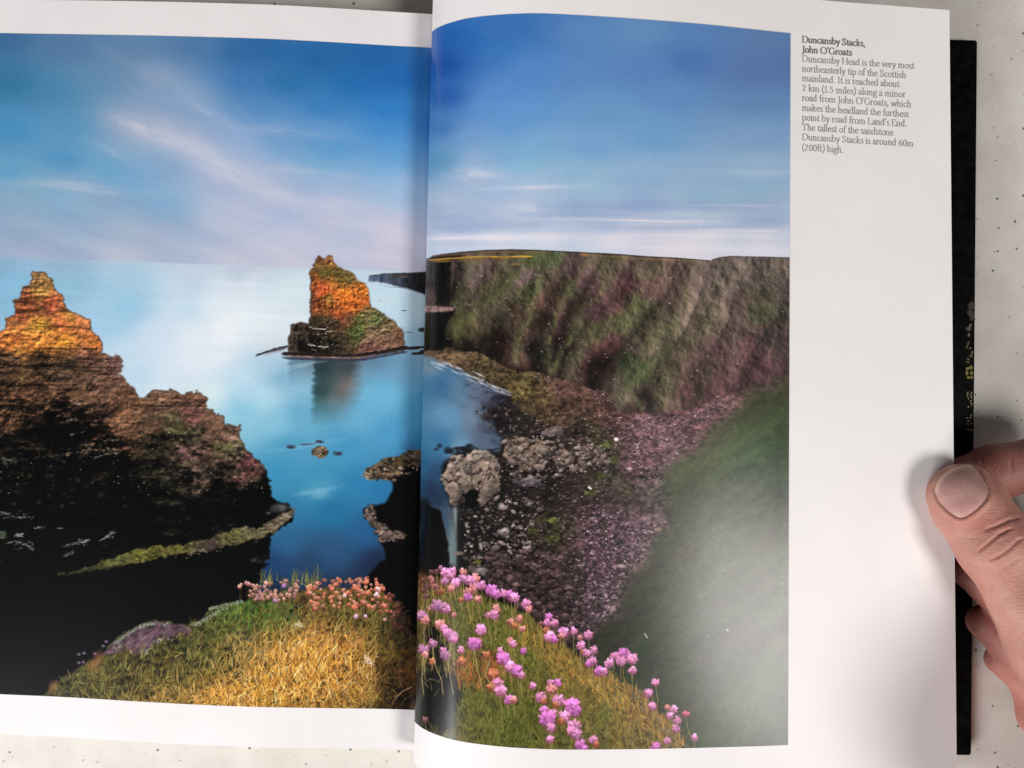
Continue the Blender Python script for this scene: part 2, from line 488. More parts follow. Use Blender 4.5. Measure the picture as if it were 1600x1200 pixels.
SKY_L = [(0,60,60,105,150),(100,75,85,120,160),(200,80,95,130,165),(300,70,80,120,165),(380,80,45,100,155),(20,130,50,115,155),(80,140,70,133,175),
 (150,120,100,140,172),(250,120,132,155,186),(300,150,130,160,195),(380,130,62,120,180),(20,200,66,140,187),(100,200,82,145,187),(200,190,150,165,190),
 (240,205,178,182,202),(300,220,168,178,206),(380,220,150,175,210),(100,250,72,143,190),(170,270,95,160,200),(250,260,130,165,200),(350,270,183,187,212),
 (390,250,165,180,210),(20,270,88,155,195),(60,285,125,165,190),(130,290,150,175,200),(200,290,115,165,205),(-100,100,60,115,160),(-150,250,90,150,190),(-100,350,140,165,195),
 (420,80,42,103,165),(500,90,33,98,160),(580,90,33,94,160),(450,130,38,108,165),(550,130,33,108,175),(620,120,33,100,172),(420,170,75,135,190),
 (500,170,52,123,190),(600,170,45,125,195),(420,200,125,160,205),(500,205,105,155,205),(600,200,70,140,205),(430,230,108,160,205),(520,235,85,155,205),
 (620,235,88,155,210),(420,270,160,180,210),(500,260,125,175,210),(600,260,118,172,215),(430,290,182,190,215),(520,290,168,186,215),(620,290,160,190,220),
 (20,310,135,165,190),(100,310,130,170,200),(170,305,150,170,195),(260,320,125,170,205),(370,320,178,187,210),(30,350,155,175,200),(200,350,165,180,200),
 (350,350,182,190,210),(30,365,143,165,190),(250,362,160,175,200),(60,390,165,175,200),(200,395,182,186,205),(380,400,196,196,211),
 (420,320,187,191,215),(520,320,203,202,220),(620,310,170,195,220),(440,340,170,185,215),(520,350,197,196,216),(600,350,207,201,216),(560,365,180,195,215),
 (450,380,196,198,215),(600,380,212,201,216),(470,410,196,196,213),(650,380,205,198,212),(650,410,195,192,207),(690,200,50,120,190),(690,350,175,190,212)]
SEA_L = [(0,410,128,163,198),(100,416,138,168,203),(380,424,180,190,212),(20,440,138,184,216),(100,440,150,190,216),(200,440,165,195,220),(300,440,195,206,226),(390,440,226,227,241),
 (200,480,155,195,225),(300,480,197,216,236),(380,490,238,238,247),(350,510,243,238,244),(250,520,208,218,237),(170,500,165,200,230),(200,560,197,212,232),
 (300,560,228,228,242),(220,590,192,212,236),(380,590,196,218,238),(250,605,212,224,241),(330,610,217,227,241),(390,620,172,206,236),(420,430,200,208,222),
 (420,450,212,222,236),(450,455,216,226,236),(430,480,227,232,241),(460,510,226,229,239),(420,530,216,218,228),(600,460,207,222,236),(620,500,197,217,232),
 (645,530,150,180,207),(600,440,192,212,231),(420,570,176,202,226),(440,590,130,172,207),(630,570,112,155,190),(410,620,187,217,241),(430,660,135,190,226),
 (470,650,102,167,207),(560,650,107,172,216),(600,620,112,178,218),(450,700,75,151,201),(540,700,70,147,201),(610,680,78,152,206),(430,740,60,141,196),
 (500,760,66,145,196),(560,760,48,125,186),(600,770,43,115,180),(440,800,48,121,176),(520,800,33,110,166),(570,830,38,90,150),(450,850,43,95,150),
 (520,860,43,80,130),(480,880,38,62,102),(590,880,28,40,75),(430,880,30,60,110),(430,930,20,34,60),(520,930,26,36,64),(600,930,8,10,16),(385,640,130,190,225),(660,480,190,210,228),(660,640,75,145,190),(660,700,45,110,165)]
SKY_R = [(650,100,20,75,155),(650,250,80,140,185),(650,350,160,178,200),(700,60,30,90,165),(730,60,38,98,168),(760,50,58,113,180),(690,100,20,72,150),(780,80,58,118,185),(700,150,33,85,160),(760,160,98,143,203),(790,140,88,138,203),
 (690,200,58,110,170),(730,210,115,155,200),(790,200,100,150,205),(690,250,85,140,180),(740,250,150,175,205),(790,240,120,165,205),(740,280,167,182,207),
 (790,290,160,185,215),(820,40,48,108,175),(850,40,78,123,185),(900,50,92,138,190),(1000,50,102,143,190),(1100,60,92,133,185),(1190,70,95,128,175),
 (830,100,85,135,200),(900,110,92,138,195),(1000,110,92,133,190),(1080,95,78,118,180),(1180,110,90,122,173),(1230,100,88,118,170),(820,170,95,150,205),
 (940,170,103,153,200),(1050,150,98,143,195),(1180,160,100,138,185),(830,230,120,170,210),(920,230,118,163,210),(1020,210,108,158,205),(1180,210,126,162,200),
 (820,260,135,185,210),(900,265,140,180,210),(1000,270,145,180,210),(1180,270,152,183,210),(830,290,180,195,220),(920,290,160,195,215),(820,325,192,196,216),
 (860,310,165,190,215),(900,322,148,173,205),(1000,320,138,168,205),(1100,310,143,178,205),(1180,305,140,180,205),(1190,322,165,180,205),(810,340,175,190,210),
 (850,350,163,183,213),(1000,346,192,197,217),(1080,346,180,195,215),(950,355,158,178,210),(1190,346,150,175,205),(850,372,227,222,229),(960,375,236,223,229),
 (1100,375,217,221,229),(1190,370,217,216,226),(830,386,195,210,226),(950,390,206,216,231),(1080,386,226,216,223),(1190,398,217,216,229),(1050,398,226,217,226),
 (700,320,170,185,205),(680,330,152,172,197),(760,340,165,180,205),(720,355,150,165,200),(700,375,190,195,210),(780,375,217,216,223),(690,395,190,205,222),(760,392,192,202,223)]
CLIFF = [(700,430,60,50,48),(690,430,15,12,12),(740,430,98,83,78),(770,430,103,83,76),(750,470,83,68,58),(700,460,38,30,28),(720,500,88,92,48),(760,460,93,87,57),
 (790,430,93,87,57),(720,540,25,20,15),(760,510,95,83,58),(780,530,85,55,50),(790,490,108,102,76),(740,520,78,68,43),(830,400,82,98,56),(860,400,78,98,56),
 (820,430,115,93,92),(810,440,105,85,80),(830,450,78,93,51),(870,440,95,74,64),(900,420,120,90,90),(910,440,110,80,80),(950,410,108,102,70),(960,425,105,84,74),
 (980,440,116,69,74),(1000,425,105,94,74),(1010,450,110,74,74),(940,470,110,73,74),(930,490,100,59,69),(960,480,110,69,74),(890,450,83,93,51),(880,470,95,74,58),
 (850,470,110,74,64),(820,460,83,98,47),(810,490,100,74,58),(840,500,73,58,43),(830,540,43,40,33),(810,560,120,84,69),(820,530,105,79,64),(870,510,68,43,43),
 (880,540,43,28,28),(850,555,58,63,43),(900,480,78,68,48),(900,520,83,79,53),(930,510,83,84,48),(970,500,94,105,57),(1000,480,88,99,57),(1010,490,68,63,43),
 (950,540,110,64,64),(940,560,84,43,43),(920,570,74,43,43),(900,560,95,89,63),(1000,550,105,89,74),(1050,520,105,99,73),(1060,470,110,89,79),(1100,450,120,104,93),
 (1130,440,114,104,93),(1180,430,114,104,93),(1150,480,114,94,84),(1190,470,89,84,63),(1080,490,124,109,93),(1110,500,109,99,79),(1190,490,74,84,53),(1150,520,99,84,74),
 (1190,530,74,59,59),(1000,580,84,105,57),(985,570,83,110,57),(1030,580,94,89,63),(1080,560,99,74,69),(1120,550,104,74,74),(1170,540,104,64,69),(1190,580,94,54,64),
 (1140,580,94,64,64),(1225,450,99,89,79),(1225,550,74,59,59),(1215,590,84,59,59),(820,590,70,38,42),(970,620,108,94,79),(990,640,58,43,38),(1012,620,58,43,38),
 (1030,620,94,89,63),(1050,640,94,79,63),(1080,620,99,59,59),(1130,610,99,59,64),(1040,645,99,64,64),(1160,600,89,54,54),(670,480,40,33,32),(670,540,22,18,16)]
BEACH = [(700,565,105,78,50),(760,585,94,74,42),(810,610,112,94,44),(850,625,100,78,42),(850,645,88,66,40),(880,640,84,58,44),(930,630,99,64,50),(880,610,110,70,62),(790,640,40,32,32),
 (770,660,28,24,26),(830,665,52,40,36),(900,680,58,45,38),(940,690,70,66,38),(960,670,95,60,58),(760,770,22,18,18),(800,790,34,27,26),(850,760,40,30,28),(900,760,48,36,30),
 (940,740,62,54,38),(860,830,58,52,30),(820,860,34,26,20),(760,870,26,20,18),(900,880,62,40,42),(850,920,46,30,30),(800,950,34,24,24),(900,950,72,48,56),(1010,670,128,84,92),
 (1040,690,130,86,96),(1000,720,112,72,82),(1080,660,120,74,80),(1130,630,128,84,86),(980,780,74,60,54),(1030,780,82,72,64),(950,820,122,78,90),(980,850,128,84,98),(1000,820,112,78,88),
 (930,860,112,72,84),(960,900,122,80,94),(920,930,102,68,82),(960,950,104,76,88),(930,790,78,50,54),(1010,850,118,86,94),(720,700,20,18,20),(700,850,8,8,8),(940,1030,44,38,30),(1000,1100,48,44,34)]
SLOPE = [(1230,610,78,72,58),(1180,640,74,76,54),(1230,680,72,82,62),(1120,680,88,84,68),(1100,720,84,84,64),(1180,720,78,96,72),(1230,740,74,94,76),(1070,770,80,82,66),(1150,780,88,92,76),
 (1220,800,84,84,74),(1060,840,78,78,66),(1130,860,90,92,78),(1220,880,92,90,80),(1010,920,60,62,48),(1060,950,66,70,56),(1120,960,80,82,70),(1220,980,88,88,78),(960,990,50,48,36),
 (1020,1020,56,60,46),(1090,1050,68,70,58),(1180,1080,80,82,72),(1230,1120,78,80,70),(1100,1140,68,72,60)]

def paint_sea_and_sky(c, left):
    c.img[...] = c.field(SKY_L if left else SKY_R, ay=1.7, power=1.55, eps=1100 if left else 700)
    k = np.clip((c.Y - 60) / 300, 0.2, 1)
    wisp = c.noise(3, 170, 26, rot=0.36 if left else 0.03, octv=6, gain=.6); veil = c.noise(5, 300, 9, rot=0.07 if left else .02, octv=4)
    c.img += ((wisp * (8.5 if left else 3.5) + veil * (2.5 if left else 4.0)) * k)[..., None] * np.array([1.0, 0.72, 0.42], np.float32)
    if left:
        bands = [(232,203,58,13,.36,.46),(300,232,84,20,.42,.42),(370,272,90,22,.40,.42),(330,250,120,9,.42,.25),(420,300,70,10,.3,.25),(265,135,90,22,.5,.18),(120,292,90,7,.12,.30),(60,287,70,6,.05,.2),(450,205,80,7,.1,.22),(460,265,90,7,.1,.22),(520,318,90,9,.08,.28),(560,352,80,8,.05,.22),(180,240,40,6,.5,.14),(330,180,60,8,.5,.14)]
        wc = (206, 206, 218)
    else:
        bands = [(740,272,46,10,.0,.25),(830,293,70,4,-.03,.35),(815,326,40,5,0,.3),(1010,345,110,2.6,.02,.55),(880,342,70,2,-.02,.25),(760,370,110,5,-.03,.5),(900,372,170,5,.01,.65),(1080,368,160,5,.02,.45),(1180,362,90,3,.02,.4),(1100,390,150,4,.03,.4),(1200,396,60,4,.02,.4),(1150,322,80,2,.02,.3),(1190,272,60,6,.02,.12)]
        wc = (234, 226, 232)
        for x, y, rx, ry, al in ((1030,322,190,6,.42),(760,352,80,6,.4),(1180,348,80,5,.3),(900,335,90,3,.3),(1100,356,120,2.2,.3),(690,338,50,4,.25)):
            c.dab(x, y, rx, ry, (132, 154, 194), al, soft=1.7)
    for x, y, rx, ry, rot, al in bands:
        w = c.sub(x - rx * 1.3 - 5, y - rx * .7 - ry * 2 - 5, x + rx * 1.3 + 5, y + rx * .7 + ry * 2 + 5)
        if w is None:
            continue
        cs, sn = math.cos(rot), math.sin(rot); dx, dy = w.X - x, w.Y - y
        d = ((dx * cs + dy * sn) / rx) ** 2 + ((-dx * sn + dy * cs) / ry) ** 2
        w.put(np.clip(np.exp(-d * 1.1) * al * (1 + .75 * w.noise(int(x) % 50, rx * .6, ry * .8, rot=rot, octv=4)), 0, 1), wc)
    if left:
        hor = 401.0 + c.X * 0.0355
        w = c.sub(-300, 395, 720, 1000)
        sea = w.field(SEA_L + [(330,480,226,230,242),(410,505,236,236,245),(300,525,226,228,240),(360,460,222,226,240),(340,550,232,230,242),(270,575,214,220,238)], ay=1.2, power=1.75, eps=420)
        st = w.noise(9, 120, 7, rot=0.03, octv=4)
        sea = sea * (1 - np.clip((w.Y - 560) / 200, 0, 1)[..., None] * np.array([0, .01, .075], np.float32)) * np.array([.975, 1.005, .985], np.float32) + (st * 4 * np.clip(1.1 - (w.Y - 400) / 320, 0.15, 1))[..., None]
        h = 401.0 + w.X * 0.0355
        hz = np.clip(1 - (w.Y - h) / 26, 0, 1)[..., None] * .42
        sea = sea * (1 - hz) + np.array((188, 198, 214), np.float32) * hz * np.clip(w.X / 300 + .55, .55, 1.05)[..., None] + np.array((150, 178, 204), np.float32) * hz * (1 - np.clip(w.X / 300 + .55, .55, 1.05))[..., None]
        w.put(np.clip((w.Y - h) / 3.6 + 0.5, 0, 1), sea)
        # the stack's reflection
        r = w.sub(430, 545, 660, 690)
        wob = 2.5 * r.noise(12, 60, 5, octv=2)
        X_ = r.X + wob
        wide = np.clip((X_ - 447) / 7, 0, 1) * np.clip((640 - X_) / 60, 0, 1) * np.clip((606 - r.Y) / 42, 0, 1)
        nar = np.clip((X_ - 484) / 9, 0, 1) * np.clip((588 - X_ - .35 * (r.Y - 560)) / 34, 0, 1) * np.clip((668 - r.Y) / 55, 0, 1)
        a = np.maximum(wide * .62, nar) * .68
        col = r.field([(455,565,62,105,125),(470,600,80,130,150),(500,570,36,56,60),(500,610,46,72,72),(500,640,52,88,86),(540,570,60,72,76),(545,605,128,112,108),(525,625,104,112,110),(590,570,78,108,135),(600,600,95,145,180)], power=1.6, eps=120)
        r.put(np.clip(a * 1.45, 0, 0.96), col * .92)
        for (x, y, rx, ry, al) in ((480,568,28,2.0,.35),(470,573,14,1.2,.3),(495,766,26,5,.16),(500,772,12,6,.24),(478,770,18,3,.16),(520,762,22,3,.1),(455,700,40,3,.1),(500,692,44,4,.12)):
            c.dab(x, y, rx, ry, (205, 228, 240), al, rot=-0.15, soft=1.4)
        g = c.sub(440, 740, 560, 800)
        g.put(np.clip(g.noise(20, 22, 6, rot=-.2, octv=4) - 0.35, 0, 1) * 0.35 * np.exp(-((g.X - 498) / 34) ** 2 - ((g.Y - 768) / 15) ** 2), (210, 230, 240))

def glints(c, n, x0, y0, x1, y1, col, size, seed, mask=None):
    r = np.random.default_rng(seed)
    for _ in range(n):
        x, y = r.uniform(x0, x1), r.uniform(y0, y1)
        if mask is not None and not mask(x, y):
            continue
        s = size * r.uniform(0.5, 1.3)
        c.dab(x, y, s * r.uniform(1, 2.2), s, np.array(col) * r.uniform(0.6, 1.0), r.uniform(.4, .9), rot=r.uniform(-.5, .3), soft=.8)

def in_poly(P):
    P = np.asarray(P, float)
    def f(x, y):
        k = False
        for (xa, ya), (xb, yb) in zip(P, np.roll(P, -1, 0)):
            if (ya > y) != (yb > y) and x < (xb - xa) * (y - ya) / (yb - ya) + xa:
                k = not k
        return k
    return f

def paint_mid_stack(c):
    # distant headland
    w = c.sub(560, 415, 720, 475)
    m = w.poly([(576,431),(600,427.5),(640,426),(720,422),(720,470),(668,461),(640,452),(600,441.5),(576,438.5)], 0.8, 6, 30)
    col = w.field([(580,434,92,106,132),(600,434,84,96,122),(625,436,72,78,98),(645,440,44,42,48),(665,445,34,30,34),(620,429,66,62,56),(660,428,44,38,32)], eps=20)
    w.put(m, col * (0.85 + 0.3 * w.noise(31, 4, 16, octv=3))[..., None])
    c.line([(577,431),(600,428),(640,426.5),(668,425)], 1.6, (48,44,38), .8)
    c.line([(600,447),(630,450),(655,456)], 1.4, (120,130,140), .5)
    c.dab(632,432,6,1.2,(150,110,90),.6,soft=.8)
    c.dab(631,485,4,1,(60,70,85),.9); c.dab(638,519,5,.9,(80,95,110),.9); c.dab(660,515,7,3.4,(52,46,50),.95); c.dab(594,470,1.6,.7,(90,100,110),.8)
    for x, y, rx, ry in ((640,544,16,2.2),(655,542,14,1.6),(652,552,10,2.2),(664,549,9,3)):
        c.dab(x, y, rx, ry, (36,30,32), .95)
    [c.dab(402 + q * 46, 555 - 13 * q ** .8 + RNG.normal(0, .7), 4, 1.0 + q, np.array((62, 54, 60)) * RNG.uniform(.6, 1.3), .8, rot=-.3, soft=.8) for q in RNG.random(40)]; c.dab(430,549,20,2.5,(150,152,172),.5,rot=-.25,soft=1)
    P = [(496,399),(502,401),(507,405),(510,400),(515,398),(520,406),(521,410),(532,420),(547,425),(552,430),(556,437),(570,442),(574,450),(576,465),(580,479),(592,485),(612,500),
         (626,512),(631,525),(632,540),(625,546),(575,552),(525,555),(450,550),(451,530),(456,507),(460,505),(482,505),(485,495),(484,475),(485,450),(484,430),(487,420),(492,410)]
    w = c.sub(435, 390, 650, 566)
    m = w.poly(P, 1.3, 6, 33, ledge=2.6, lh=4)
    col = w.field([(500,405,150,98,60),(515,403,160,105,62),(500,415,130,92,52),(505,425,112,96,48),(530,430,126,104,56),(545,432,120,100,52),(490,440,150,84,44),(500,450,206,96,58),
        (510,455,214,92,52),(520,460,226,110,48),(540,465,236,122,44),(560,455,214,122,50),(565,470,224,116,50),(550,480,226,112,48),(520,445,190,118,52),(515,462,150,126,54),(500,480,170,92,50),(530,490,190,96,48),(488,470,110,62,40),
        (500,500,70,58,36),(490,510,60,50,40),(520,505,82,62,46),(545,498,128,84,58),(560,500,112,112,64),(575,490,122,108,70),(585,500,106,108,66),(560,515,92,104,54),(555,525,84,92,48),(600,515,118,100,72),(580,520,124,100,76),
        (620,525,120,86,66),(600,535,126,92,74),(575,540,130,88,78),(540,535,84,66,50),(460,515,92,74,62),(465,530,66,56,44),(490,530,52,44,36),(510,540,44,38,30),(480,545,40,34,30),(455,545,74,60,50),(530,548,60,48,40)], power=2.2, eps=12)
    tex = rock_relief(w, 34, .62, .85, aspect=.8)
    crev = np.clip(w.noise(37, 3.0, 17, octv=4) * 1.5 - .35, 0, 1) * np.clip((w.Y - 425) / 25, 0, 1) * np.clip((572 - w.X) / 20, 0, 1)
    tex = tex * (1 - .55 * crev)
    dark = np.clip(w.noise(38, 12, 24, octv=4) * 1.3 + .05, 0, 1) * np.clip((w.Y - 496) / 12, 0, 1) * np.clip((548 - w.X) / 22, 0, 1)
    w.put(m, np.clip(.93 * col * tex[..., None] * (1 - 0.75 * dark)[..., None], 0, 255))
    edge = np.clip(m * (1 - blur(m, 1)) * 2.4, 0, .6)
    w.put(edge * (w.X < 500), (62, 48, 44)); w.put(edge * (w.X >= 500) * .5, (92, 66, 52))
    glints(c, 46, 484, 498, 530, 548, (206, 190, 176), .8, 1); glints(c, 60, 560, 485, 630, 545, (196, 172, 130), .6, 2, in_poly(P)); glints(c, 70, 490, 440, 574, 490, (255, 190, 110), .6, 3, in_poly(P))
    [c.dab(x, y + RNG.normal(0, .8), RNG.uniform(1, 3), .8, (206, 194, 180), .75, soft=.7) for x, y in [(484 + 2.2 * i, 511 + .4 * i) for i in range(16)] + [(482 + 1.6 * i, 538 + .3 * i) for i in range(7)] + [(497 + 1.8 * i, 542) for i in range(9)]]
    for k in range(230):
        x = 444 + RNG.uniform(0, 190); y = 552.5 + 3.5 * math.sin((x - 445) / 60.0) - max(0, x - 560) * .13
        g = RNG.random()
        c.dab(x, y + RNG.uniform(-2, 1), RNG.uniform(2, 6), RNG.uniform(.9, 2), np.array((34, 26, 25)) * RNG.uniform(.6, 1.5), .8, rot=-.05, soft=.8)
        if g < .75:
            c.dab(x, y + 2.4 + RNG.uniform(-.8, .8), RNG.uniform(1.5, 4), RNG.uniform(.6, 1.2), np.array((158, 122, 110)) * RNG.uniform(.55, 1.1) * (1 if x < 585 else .5), .75, rot=-.05, soft=.8)
        c.dab(x, y + 5.2 + RNG.uniform(0, 2), 5, 1.4, (58, 56, 74), .22, soft=1)
    # rocks awash
    for x, y, rx, ry in ((456,698,9,3.4),(498,689.5,7,3),(527,708,7,3.3),(482,694,12,2)):
        [c.dab(x + RNG.normal(0, rx * .4), y + RNG.normal(0, ry * .3), rx * .5, ry * .5, np.array((66, 70, 90)) * RNG.uniform(.6, 1.2), .5 if rx < 10 else .2, soft=1) for _ in range(12)]
    for k in range(150):
        a, r = RNG.uniform(0, 6.28), math.sqrt(RNG.uniform(0, 1))
        c.dab(500 + 12.5 * r * math.cos(a), 706 + 9 * r * math.sin(a), 1.9, 1.3, np.array((152, 122, 96)) * RNG.uniform(.22, 1.2), .9, soft=.6)

STACK = [(-220,1100),(-220,470),(-60,500),(0,517),(9,512),(9,497),(21,494),(21,470),(30,465),(35,451),(47,447),(50,427),(60,424),(72,426),(80,435),(86,457),(96,462),(100,480),(110,489),(135,496),(141,500),
 (142,514),(150,520),(159,532),(159,551),(172,556),(186,557),(191,569),(186,581),(195,591),(202,602),(212,607),(212,615),(220,621),(229,625),(232,616),(245,609),(267,610),(287,616),(312,611),(325,619),
 (322,640),(335,642),(347,652),(351,664),(375,664),(376,687),(385,705),(397,712),(417,732),(422,750),(422,772),(432,785),(447,785),(460,797),(457,810),(437,825),(422,837),(419,870),(410,890),(400,920),(380,1000),(300,1100)]

def paint_big_stack(c):
    w = c.sub(-300, 405, 470, 1110)
    m = w.poly(STACK, 1.6, 7, 40, ledge=4.5, lh=6)
    col = w.field([(60,435,150,115,65),(65,455,160,120,60),(40,470,150,85,50),(75,475,165,85,55),(30,490,150,80,50),(60,480,130,80,45),(110,495,170,118,55),(20,505,195,125,65),(100,505,208,120,65),
        (130,505,212,130,75),(60,510,190,140,55),(20,530,194,115,52),(60,530,208,130,58),(100,535,218,142,52),(145,535,208,125,60),(30,550,165,110,50),(100,548,150,100,55),(140,555,120,80,60),(20,565,122,86,58),
        (60,565,85,60,35),(110,570,105,80,50),(180,565,145,100,85),(150,580,135,95,70),(30,590,108,78,45),(100,590,108,78,55),(180,590,140,95,70),(40,610,125,80,50),(100,605,146,98,62),(170,610,148,102,72),
        (210,620,142,95,60),(260,620,150,105,75),(310,625,157,105,75),(300,650,146,90,75),(180,640,115,75,50),(195,655,165,110,70),(240,660,122,85,60),(270,660,108,95,58),(330,660,150,105,75),(360,680,150,110,85),
        (300,680,102,92,60),(290,705,132,90,80),(330,700,127,85,70),(370,700,112,102,65),(395,715,137,75,75),(260,700,92,77,50),(200,690,142,95,60),(380,735,112,70,60),(230,740,78,72,42),(300,745,98,78,60),
        (340,740,88,72,56),(270,765,74,68,46),(410,735,112,75,60),(415,755,72,62,42),(100,700,90,70,50),(-100,520,180,110,55),(-100,600,110,80,50),(440,795,70,66,62)], power=2.3, eps=25)
    tex = rock_relief(w, 41, 1.0, 1.0, .02)
    bed = np.clip(w.noise(55, 70, 3.6, rot=.02, octv=3) * 1.6 - .45, 0, 1); tex = tex * (1 - .45 * bed)
    fall = np.clip((w.Y - 548) / 16, 0, 1)[..., None]
    col = col * np.array([.965, .95, 1.0], np.float32) * (1 - .20 * fall); col = col * (1 - .18 * fall) + col.mean(2, keepdims=True) * .18 * fall
    rough = np.clip(.95 + .62 * w.noise(47, 7, 5, octv=5) , .2, 2) * (.55 + .45 * rock_relief(w, 52, .7, .9, -.1))
    k = np.clip((w.X - 215) / 50, 0, 1) * np.clip((w.Y - 640) / 40, 0, 1)
    tex = tex * (1 - k) + rough * k
    d = w.field([(60,450,0),(60,530,0),(150,530,0),(120,500,0),(200,600,0),(300,640,0),(350,680,.05),(260,630,0),(190,660,.05),(210,640,0),(60,568,.35),(100,590,.2),(100,640,.72),(60,650,.7),(40,680,.85),(20,640,.45),(150,625,.3),(30,605,.15),(120,615,.25),
        (100,690,1),(40,720,1),(170,685,.85),(230,700,.45),(290,710,.38),(330,710,.32),(240,740,.55),(300,750,.55),(270,765,.75),(150,740,.95),(200,740,.85),(100,760,1),(200,790,1.1),(300,800,1.1),(400,795,1.1),
        (370,740,.45),(340,775,.9),(400,730,.2),(405,765,.85),(100,850,1.2),(300,900,1.3),(-100,700,1),(-100,560,.3),(30,800,1.1),(415,745,.5)], power=2.0, eps=60)
    nz = w.noise(48, 26, 15, octv=5)
    dark = np.clip((d - 0.5 + 0.38 * nz) * 1.35 + 0.45 - .42 * (tex - 1), 0, 1) * np.clip(d * 4, 0, 1)
    dark = dark * dark * (3 - 2 * dark)
    body = np.clip(col * tex[..., None], 0, 255) * (1 - dark)[..., None] + np.array((2, 2, 2), np.float32) * dark[..., None]
    grass = np.clip(w.noise(49, 30, 14, octv=3) - .25, 0, 1) * np.clip((w.X - 150) / 60, 0, 1) * np.clip((w.Y - 640) / 30, 0, 1)
    body = body * (1 - .6 * grass)[..., None] + (np.array((86, 98, 50), np.float32) * .6 * grass[..., None]) * (1 - dark)[..., None]
    w.put(m, body)
    edge = np.clip(m * (1 - blur(m, 1)) * 2.2, 0, .5) * (w.Y < 720)
    w.put(edge, (74, 52, 42))
    ip = in_poly(STACK)
    glints(c, 130, 0, 450, 190, 640, (232, 196, 140), .7, 11, ip); glints(c, 130, 210, 640, 420, 770, (206, 186, 160), .7, 12, ip)
    glints(c, 40, 0, 640, 250, 780, (180, 160, 130), .9, 13, ip)
    # ledges and wet fragments catching light in the dark
    for pts, wd, col_, al in (([(25,718),(70,713),(100,709),(130,704),(150,702),(186,703)],4,(112,92,70),.8),([(105,710),(135,705),(165,701),(186,702)],6,(150,128,98),.7),([(148,714),(170,709),(186,706)],2,(196,186,168),.8),
            ([(2,716),(12,718),(24,722)],6,(92,98,82),.8),([(0,799),(12,803),(28,808),(48,808)],4.5,(150,158,146),.8),([(52,825),(66,823)],2.6,(160,166,156),.8),([(25,836),(34,835)],5.5,(150,156,146),.8),([(13,848),(28,846),(42,852),(52,857)],5,(132,138,128),.8),
            ([(0,832),(8,838)],7,(84,100,80),.8),([(102,853),(118,848)],2.4,(160,166,160),.8),([(118,850),(130,846),(139,843)],4.5,(150,156,148),.8),([(158,843),(170,836),(177,831)],2.4,(190,190,184),.9),([(101,868),(114,862)],3.4,(150,150,142),.8),
            ([(110,679),(132,674)],1.6,(196,186,170),.8),([(122,632),(126,630)],2.6,(190,180,165),.8),([(165,688),(185,687)],1.6,(196,180,160),.8),([(8,673),(22,678)],2.6,(150,110,90),.8),([(105,657),(120,655)],3,(150,140,124),.7),([(90,825),(96,825)],1.4,(150,156,150),.8)):
        Q = cr(np.array(pts, float), 6)
        for q in Q:
            for _ in range(2):
                if RNG.random() < .75:
                    c.dab(q[0] + RNG.normal(0, 1.5), q[1] + RNG.normal(0, wd * .18), RNG.uniform(1.5, 4), RNG.uniform(.4, 1) * max(.7, wd * .22), np.array(col_) * RNG.uniform(.45, 1.05), al * .8, rot=RNG.normal(-.15, .25), soft=.9)
        glints(c, int(wd * 4), min(p[0] for p in pts), min(p[1] for p in pts) - wd * .3, max(p[0] for p in pts), max(p[1] for p in pts) + wd * .3, col_, wd * .22, int(pts[0][0]) + 50)
    for k in range(420):
        x, y = RNG.uniform(0, 330), RNG.uniform(690, 800)
        if RNG.random() < math.exp(-(y - 690) / 45.0):
            c.dab(x, y, RNG.uniform(1, 5), RNG.uniform(.8, 3.5), np.array((92, 76, 52)) * RNG.uniform(.15, .8), .6, soft=1)
    # the weedy shelf at the waterline
    w = c.sub(90, 780, 470, 915)
    shelf = w.poly([(20,899),(112,893),(150,880),(185,868),(215,856),(250,853),(285,850),(300,846),(325,843),(345,832),(362,826),(385,823),(400,826),(425,812),(445,800),(460,796),(458,808),(440,822),(422,834),(400,842),(375,848),
                    (345,856),(300,866),(285,863),(270,868),(225,877),(185,886),(140,893),(60,902)], 3.0, 9, 52)
    sc = .88 * w.field([(120,890,92,88,58),(180,874,112,112,62),(230,863,122,118,54),(280,856,118,112,52),(320,852,98,84,66),(360,840,120,112,66),(400,832,126,118,84),(440,812,142,126,104),(456,802,150,134,114),(330,858,84,70,66)], eps=40)
    w.put(shelf, sc * (0.85 + 0.45 * w.noise(53, 5, 3, octv=4))[..., None])
    glints(c, 70, 210, 858, 400, 872, (150, 132, 120), 1.0, 15, in_poly([(205,880),(290,862),(400,842),(400,848),(300,871),(205,886)]))
    c.dab(436, 793, 12, 6, (96, 100, 102), .7, soft=.9); c.dab(430, 796, 8, 4, (48, 46, 44), .8, soft=.8)

